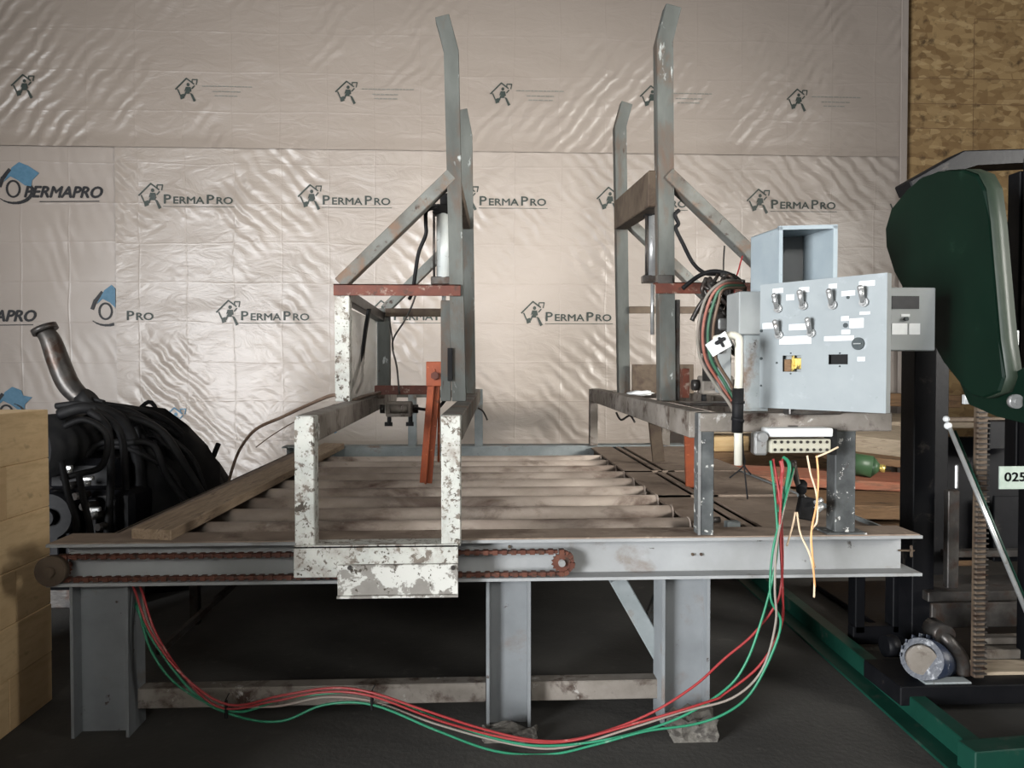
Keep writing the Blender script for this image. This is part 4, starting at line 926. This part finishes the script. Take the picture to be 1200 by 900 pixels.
for i, pts in enumerate(base):
    hose(pts, (.02, .035, .025, .014, .022, .022, .018, .03, .018, .018, .018, .026)[i], 'black', labs[i], 'hose', 'black hoses of the heap', 'rubber_hose', 10)
mb = MB(); bm = mb.bm
mb.ball((-2.25, 5.15, .45), .5, (1.05, .75, 1.35), 16, .35); mb.ball((-2.02, 5.45, .35), .36, (.9, .9, 1.35), 16, .35)
for v_ in bm.verts: v_.co.z = max(v_.co.z, .0); v_.co.x = min(v_.co.x, -1.72)
tag(mb.build('rubber_sheet', M['black']), 'crumpled black rubber sheet draped under the hoses of the heap', 'rubber sheet')
mb = MB()
for i in range(18):
    ph = random.uniform(-.5, 2.4); r0 = random.uniform(.36, .52); pts = []
    for k in range(7):
        th = k / 6 * 2.3 + .25; rr = r0 * (1 + .1 * random.uniform(-1, 1))
        pts.append(V((-2.23 + rr * math.cos(th) * math.cos(ph * .5) * 1.0, 5.0 + .32 * math.sin(ph) - .15 * math.sin(th), .45 + rr * 1.38 * math.sin(th))))
    for p_ in pts: p_.x = min(p_.x, -1.75); p_.z = max(p_.z, .03)
    mb.tube(pts, random.uniform(.012, .024), 8, 5)
tag(mb.build('hose_tangle', M['black']), 'tangled mass of black hoses forming the dark core of the heap', 'hoses', None, 'stuff')

# ------------------------------------------------------------------ scrap wood behind at right
random.seed(5)
def board(px, py, Y, L, wd, th, rz, rx, mat, lab):
    p = P(px, py, Y); rot = Euler((rx[0], rx[1], rz)).to_matrix()
    mb = MB(); d = V((L / 2, wd / 2, th / 2)); mb.box(p - d, p + d, rot, .006)
    bmesh.ops.subdivide_edges(mb.bm, edges=mb.bm.edges, cuts=2, use_grid_fill=True)
    tag(mb.build('scrap_board', M[mat]), lab, 'board')
board(1040, 468, 6.9, 1.3, .25, .12, .05, (0, .03), 'scrap3', 'dark brown board on top of the scrap pile, against the wall')
board(1030, 492, 6.6, 1.5, .5, .05, .1, (.1, .02), 'scrap1', 'grey board just under the dark one on the scrap pile')
board(1035, 515, 6.2, 1.1, .5, .16, -.1, (.25, .12), 'scrap1', 'wide pale slab slanting across the scrap pile')
board(1045, 538, 6.0, 1.3, .4, .06, .1, (.1, .10), 'scrap3', 'brown board in the middle of the scrap pile')
board(1000, 562, 5.7, 1.9, .35, .07, .06, (.12, .06), 'scrap2', 'reddish board running low across the scrap pile')
pz = P(1030, 590, 5.4)
tag(MB().box((pz.x - .5, 5.3, 0), (pz.x + .7, 5.5, pz.z - .11), None, .006).build('timber_beam', M['scrap3']), 'dark timber block under the lowest brown board behind the table end', 'timber')
board(1030, 590, 5.4, 1.6, .5, .1, .02, (.1, .03), 'scrap3', 'lowest brown board behind the table end')
for k in range(4):
    zz0 = .02 + k * .17
    mb = MB().box((.55 + k * .03, 6.72, zz0 - .02), (3.9 - k * .05, 7.30, zz0 + .148), None, .006)
    tag(mb.build('timber_beam', M['scrap3']), '%s dark timber beam of the low pile against the back wall, right of the table' % ('lowest', 'second', 'third', 'topmost')[k], 'timber')
board(900, 512, 7.1, 1.0, .2, .12, 0, (.1, 0), 'scrap1', 'pale board seen behind the terminal strip')
board(850, 500, 7.0, .5, .2, .1, 0, (.1, 0), 'scrap1', 'short pale board seen left of the conduit')
board(851, 524, 6.95, .35, .22, .22, .1, (0, 0), 'scrap4', 'yellow wooden block seen left of the conduit')
dm = thing('gas_bottle', P(1012, 546, 5.75), 'green metal bottle lying on the scrap pile', 'bottle')
a = P(985, 541, 5.75); b_ = P(1022, 547, 5.65)
MB().cyl(a, b_, .085, seg=24).cyl(b_, b_ + (b_ - a).normalized() * .05, .085, .03, seg=24).build('body', M['bottle'], dm)
MB().cyl(b_ + (b_ - a).normalized() * .04, b_ + (b_ - a).normalized() * .09, .03, seg=14).build('valve', M['brass'], dm)

# ------------------------------------------------------------------ band sawmill at right
sm = thing('band_sawmill', (2.2, 3.1, 0), 'dark green and black band sawmill with rounded blade guard, at the right edge', 'sawmill')
XG = 1.93
gpts = [(1062, 222), (1078, 208), (1100, 201), (1128, 199), (1144, 205), (1153, 222), (1158, 260), (1163, 320), (1170, 400), (1176, 442), (1170, 460), (1152, 467), (1138, 464), (1124, 450), (1106, 424), (1088, 392), (1068, 355), (1048, 318), (1038, 290), (1037, 268), (1044, 244)]
pts = [PX(px, py, XG) for px, py in gpts]
MB().prism(pts, (.075, 0, 0), .008).build('blade_guard', M['green'], sm)
rim = [PX(px, py, XG) for px, py in gpts[2:12]]
mb = MB()
bm = mb.bm; prev = None
for p_ in rim:
    q_ = p_ + V((0, -.004, .002)); v1_ = bm.verts.new(q_ + V((.006, 0, 0))); v2_ = bm.verts.new(q_ + V((.069, 0, 0)))
    if prev: f = bm.faces.new((prev[0], v1_, v2_, prev[1])); f.smooth = True
    prev = (v1_, v2_)
g = bmesh.ops.extrude_face_region(bm, geom=list(bm.faces))
for e_ in g['geom']:
    if isinstance(e_, bmesh.types.BMVert): e_.co.y -= .003
mb.build('guard_rim', M['greenrim'], sm, 'dusty grey-green rim of the guard')
# canopy hood
hp = [P(1066, 212, 3.6), P(1130, 176, 3.6), P(1235, 173, 3.6), P(1235, 190, 3.6), P(1145, 192, 3.6), P(1110, 205, 3.6), P(1072, 226, 3.6)]
MB().prism(hp, (0, .14, 0), .006).build('hood', M['blackmetal'], sm)
def vpost(px, py0, py1, Y, wpx, mat, name='upright', dep=.08):
    a_ = P(px, py1, Y); t_ = P(px, py0, Y); w_ = wpx / 880 * Y / 2
    return MB().box((a_.x - w_, Y, max(a_.z, .10)), (a_.x + w_, Y + dep, t_.z), None, .004).build(name, M[mat], sm)
vpost(1081, 225, 760, 3.55, 27, 'blackmetal', 'upright', .12)
vpost(1100, 225, 700, 3.9, 20, 'blackmetal', 'upright', .12)
vpost(1196, 200, 560, 3.3, 12, 'blackmetal')
vpost(1215, 180, 800, 3.2, 22, 'blackmetal')
vpost(1148, 465, 795, 3.05, 13, 'rustplate', 'lift_screw', .03)
for k in range(60):
    pass
mb = MB(); a = P(1148, 790, 3.04); tz = P(1148, 470, 3.04).z; z_ = a.z; n_ = 0
while z_ < tz: mb.box((a.x - .025, 3.03, z_), (a.x + .025, 3.05, z_ + .006)); z_ += .022
mb.build('screw_thread', M['darkmetal'], sm)
vpost(1117, 575, 690, 3.5, 14, 'darkmetal', 'lift_screw', .04); vpost(1122, 545, 573, 3.4, 4, 'silver', 'pin', .015)
# horizontal members
def hbar(px0, px1, py, Y, hpx, mat, name='cross_member', dep=.06):
    a_ = P(px0, py, Y); b2 = P(px1, py, Y); h_ = hpx / 880 * Y / 2
    return MB().box((a_.x, Y, a_.z - h_), (b2.x, Y + dep, a_.z + h_), None, .004).build(name, M[mat], sm)
hbar(1185, 1230, 263, 3.5, 9, 'blackmetal'); hbar(1088, 1230, 700, 3.5, 12, 'darkmetal', dep=.3); hbar(1092, 1230, 722, 3.4, 30, 'darkmetal', dep=.02)
hbar(1150, 1230, 752, 3.3, 8, 'steel_brown'); hbar(1150, 1230, 768, 3.25, 12, 'steel_brown'); hbar(1145, 1230, 797, 3.1, 18, 'scrap1', dep=.14)
hbar(1165, 1230, 620, 3.9, 80, 'blackmetal', dep=.02); hbar(1160, 1230, 510, 3.8, 34, 'blackmetal', dep=.1); hbar(1110, 1230, 650, 3.8, 8, 'darkmetal')
hbar(1112, 1230, 492, 3.9, 5, 'rustplate'); hbar(1100, 1230, 585, 4.0, 150, 'blackmetal', dep=.05)
# lower skirt below guard
sk = [PX(px, py, XG + .05) for px, py in ((1124, 448), (1170, 448), (1200, 430), (1215, 500), (1168, 488), (1135, 474))]
MB().prism(sk, (.03, 0, 0), .003).build('guard_skirt', M['green'], sm)
p = PX(1183, 470, XG + .03) + V((0, -.02, 0)); MB().cyl(p, p + V((0, -.02, 0)), .026, seg=20).cyl(p + V((0, -.02, 0)), p + V((0, -.026, 0)), .012, seg=12).build('hub_cap', M['silver'], sm)
p = P(1132, 468, 3.1); MB().box(p + V((-.012, -.01, -.02)), p + V((.012, .01, .02)), None, .002).build('latch', M['label'], sm)
p = P(1187, 396, 2.95); MB().box(p + V((-.008, -.02, -.03)), p + V((.012, .02, .03)), None, .002).build('latch', M['label'], sm)
# handle rod
hd = MB().cyl(P(1111, 497, 3.1), P(1204, 720, 2.8), .009, seg=12).build('handle_rod', M['silver'], sm)
MB().ball(P(1111, 499, 3.1), .016).ball(P(1109, 491, 3.12), .014).build('handle_knob', M['label'], hd)
MB().cyl(P(1118, 505, 3.12), P(1207, 720, 2.83), .009, seg=10).build('control_cable', M['rail_green'], sm)
# nameplate
Yn = 3.0
onp = onface(sm, M['plate'], 'nameplate', 1170, 546, 1230, 573, Yn, .006)
def sign_text(txt, px, py, Y, size, mat, par, sx=1.0):
    ps, W = text_polys(txt, size, 0, 0, sx, 0, .0014); p_ = P(px, py, Y); bm = bmesh.new()
    for q_ in ps:
        try: bm.faces.new([bm.verts.new((p_.x + a_[0], p_.y, p_.z + a_[1])) for a_ in q_])
        except Exception: pass
    g_ = bmesh.ops.extrude_face_region(bm, geom=list(bm.faces))
    for e_ in g_['geom']:
        if isinstance(e_, bmesh.types.BMVert): e_.co.y += .001
    mb_ = MB(); mb_.bm.free(); mb_.bm = bm; return mb_.build('lettering', mat, par)
sign_text('0252', 1177, 564, Yn - .0075, .052, M['logo_black'], onp, 1.2)
# motor
mo = thing('electric_motor', P(1100, 800, 3.1), 'small blue and silver electric motor low on the sawmill base', 'motor')
a = P(1080, 772, 3.05); b_ = P(1112, 775, 3.3)
MB().cyl(a, b_ , .085, seg=28).build('casing', M['blue'], mo)
MB().cyl(a + V((-.01, -.02, 0)), a + V((0, .01, 0)), .06, seg=24).build('end_cover', M['steel_brown'], mo)
mb = MB()
c_ = (a + b_) / 2
for k in range(16):
    an = k * math.pi / 8; dd = V((math.cos(an) * .083, 0, math.sin(an) * .083)); mb.bar(a + V((.02, .05, 0)) + dd, b_ + dd, .006, .014, bev=0)
mb.build('cooling_fins', M['blue'], mo)
MB().tube([P(1098, 738, 3.15), P(1112, 752, 3.1), P(1126, 770, 3.1), P(1130, 790, 3.1)], .028, 12).cyl(P(1092, 735, 3.2), P(1108, 745, 3.1), .045, seg=16).build('drive_cover', M['darkmetal'], mo)
MB().box(c_ + V((-.09, -.07, -.11)), c_ + V((.1, .07, -.08)), None, .004).box(a + V((.0, -.03, -.13)), a + V((.2, .03, -.09)), None, .004).build('mount', M['steel'], mo)
MB().cyl(P(1066, 765, 3.1), P(1078, 772, 3.1), .025, seg=14).build('shaft_end', M['silver'], mo)
# base tracks
def floorpt(px, py): d_ = ray(px, py); return CAM_LOC + d_ * (-CAM_LOC.z / d_.z)
a = floorpt(888, 690); b_ = floorpt(1128, 898)
dn_ = (b_ - a).normalized(); b2 = b_ + dn_ * .05; a2 = a - dn_ * .3
tr = thing('track_rail', a, 'green painted steel track rail on the floor running under the sawmill', 'rail')
sd = V((-dn_.y, dn_.x, 0))
MB().bar(a2 + V((0, 0, .045)) + sd * .045, b2 + V((0, 0, .045)) + sd * .045, .07, .09).bar(a2 + V((0, 0, .006)), b2 + V((0, 0, .006)), .15, .012).build('rail_body', M['rail_green'], tr)
MB().bar(b2 + V((-.02, 0, .05)), b2 + V((1.2, .12, .05)), .09, .10).bar(b2 + V((0, -.0, .005)), b2 + V((1.2, .12, .005)), .13, .01).build('rail_end', M['rail_green'], tr)
MB().box((a.x + .35, 3.1, .02), (3.2, 4.8, .05), None, .004).build('base_tray', M['blackmetal'], sm)
MB().box((P(1040, 800, 3.1).x, 3.0, .05), (3.2, 3.3, .13), None, .004).build('base_member', M['blackmetal'], sm)
# dark frames behind and below the table end
for px in (1008, 1052):
    vpost(px, 660, 750, 3.7, 12, 'blackmetal', 'base_post')
hbar(1000, 1090, 745, 3.7, 22, 'blackmetal')
# crossing shaft and small wheel
MB().cyl(P(1036, 757, 3.4), P(1050, 757, 3.4), .05, seg=20).build('carriage_wheel', M['blackmetal'], sm)
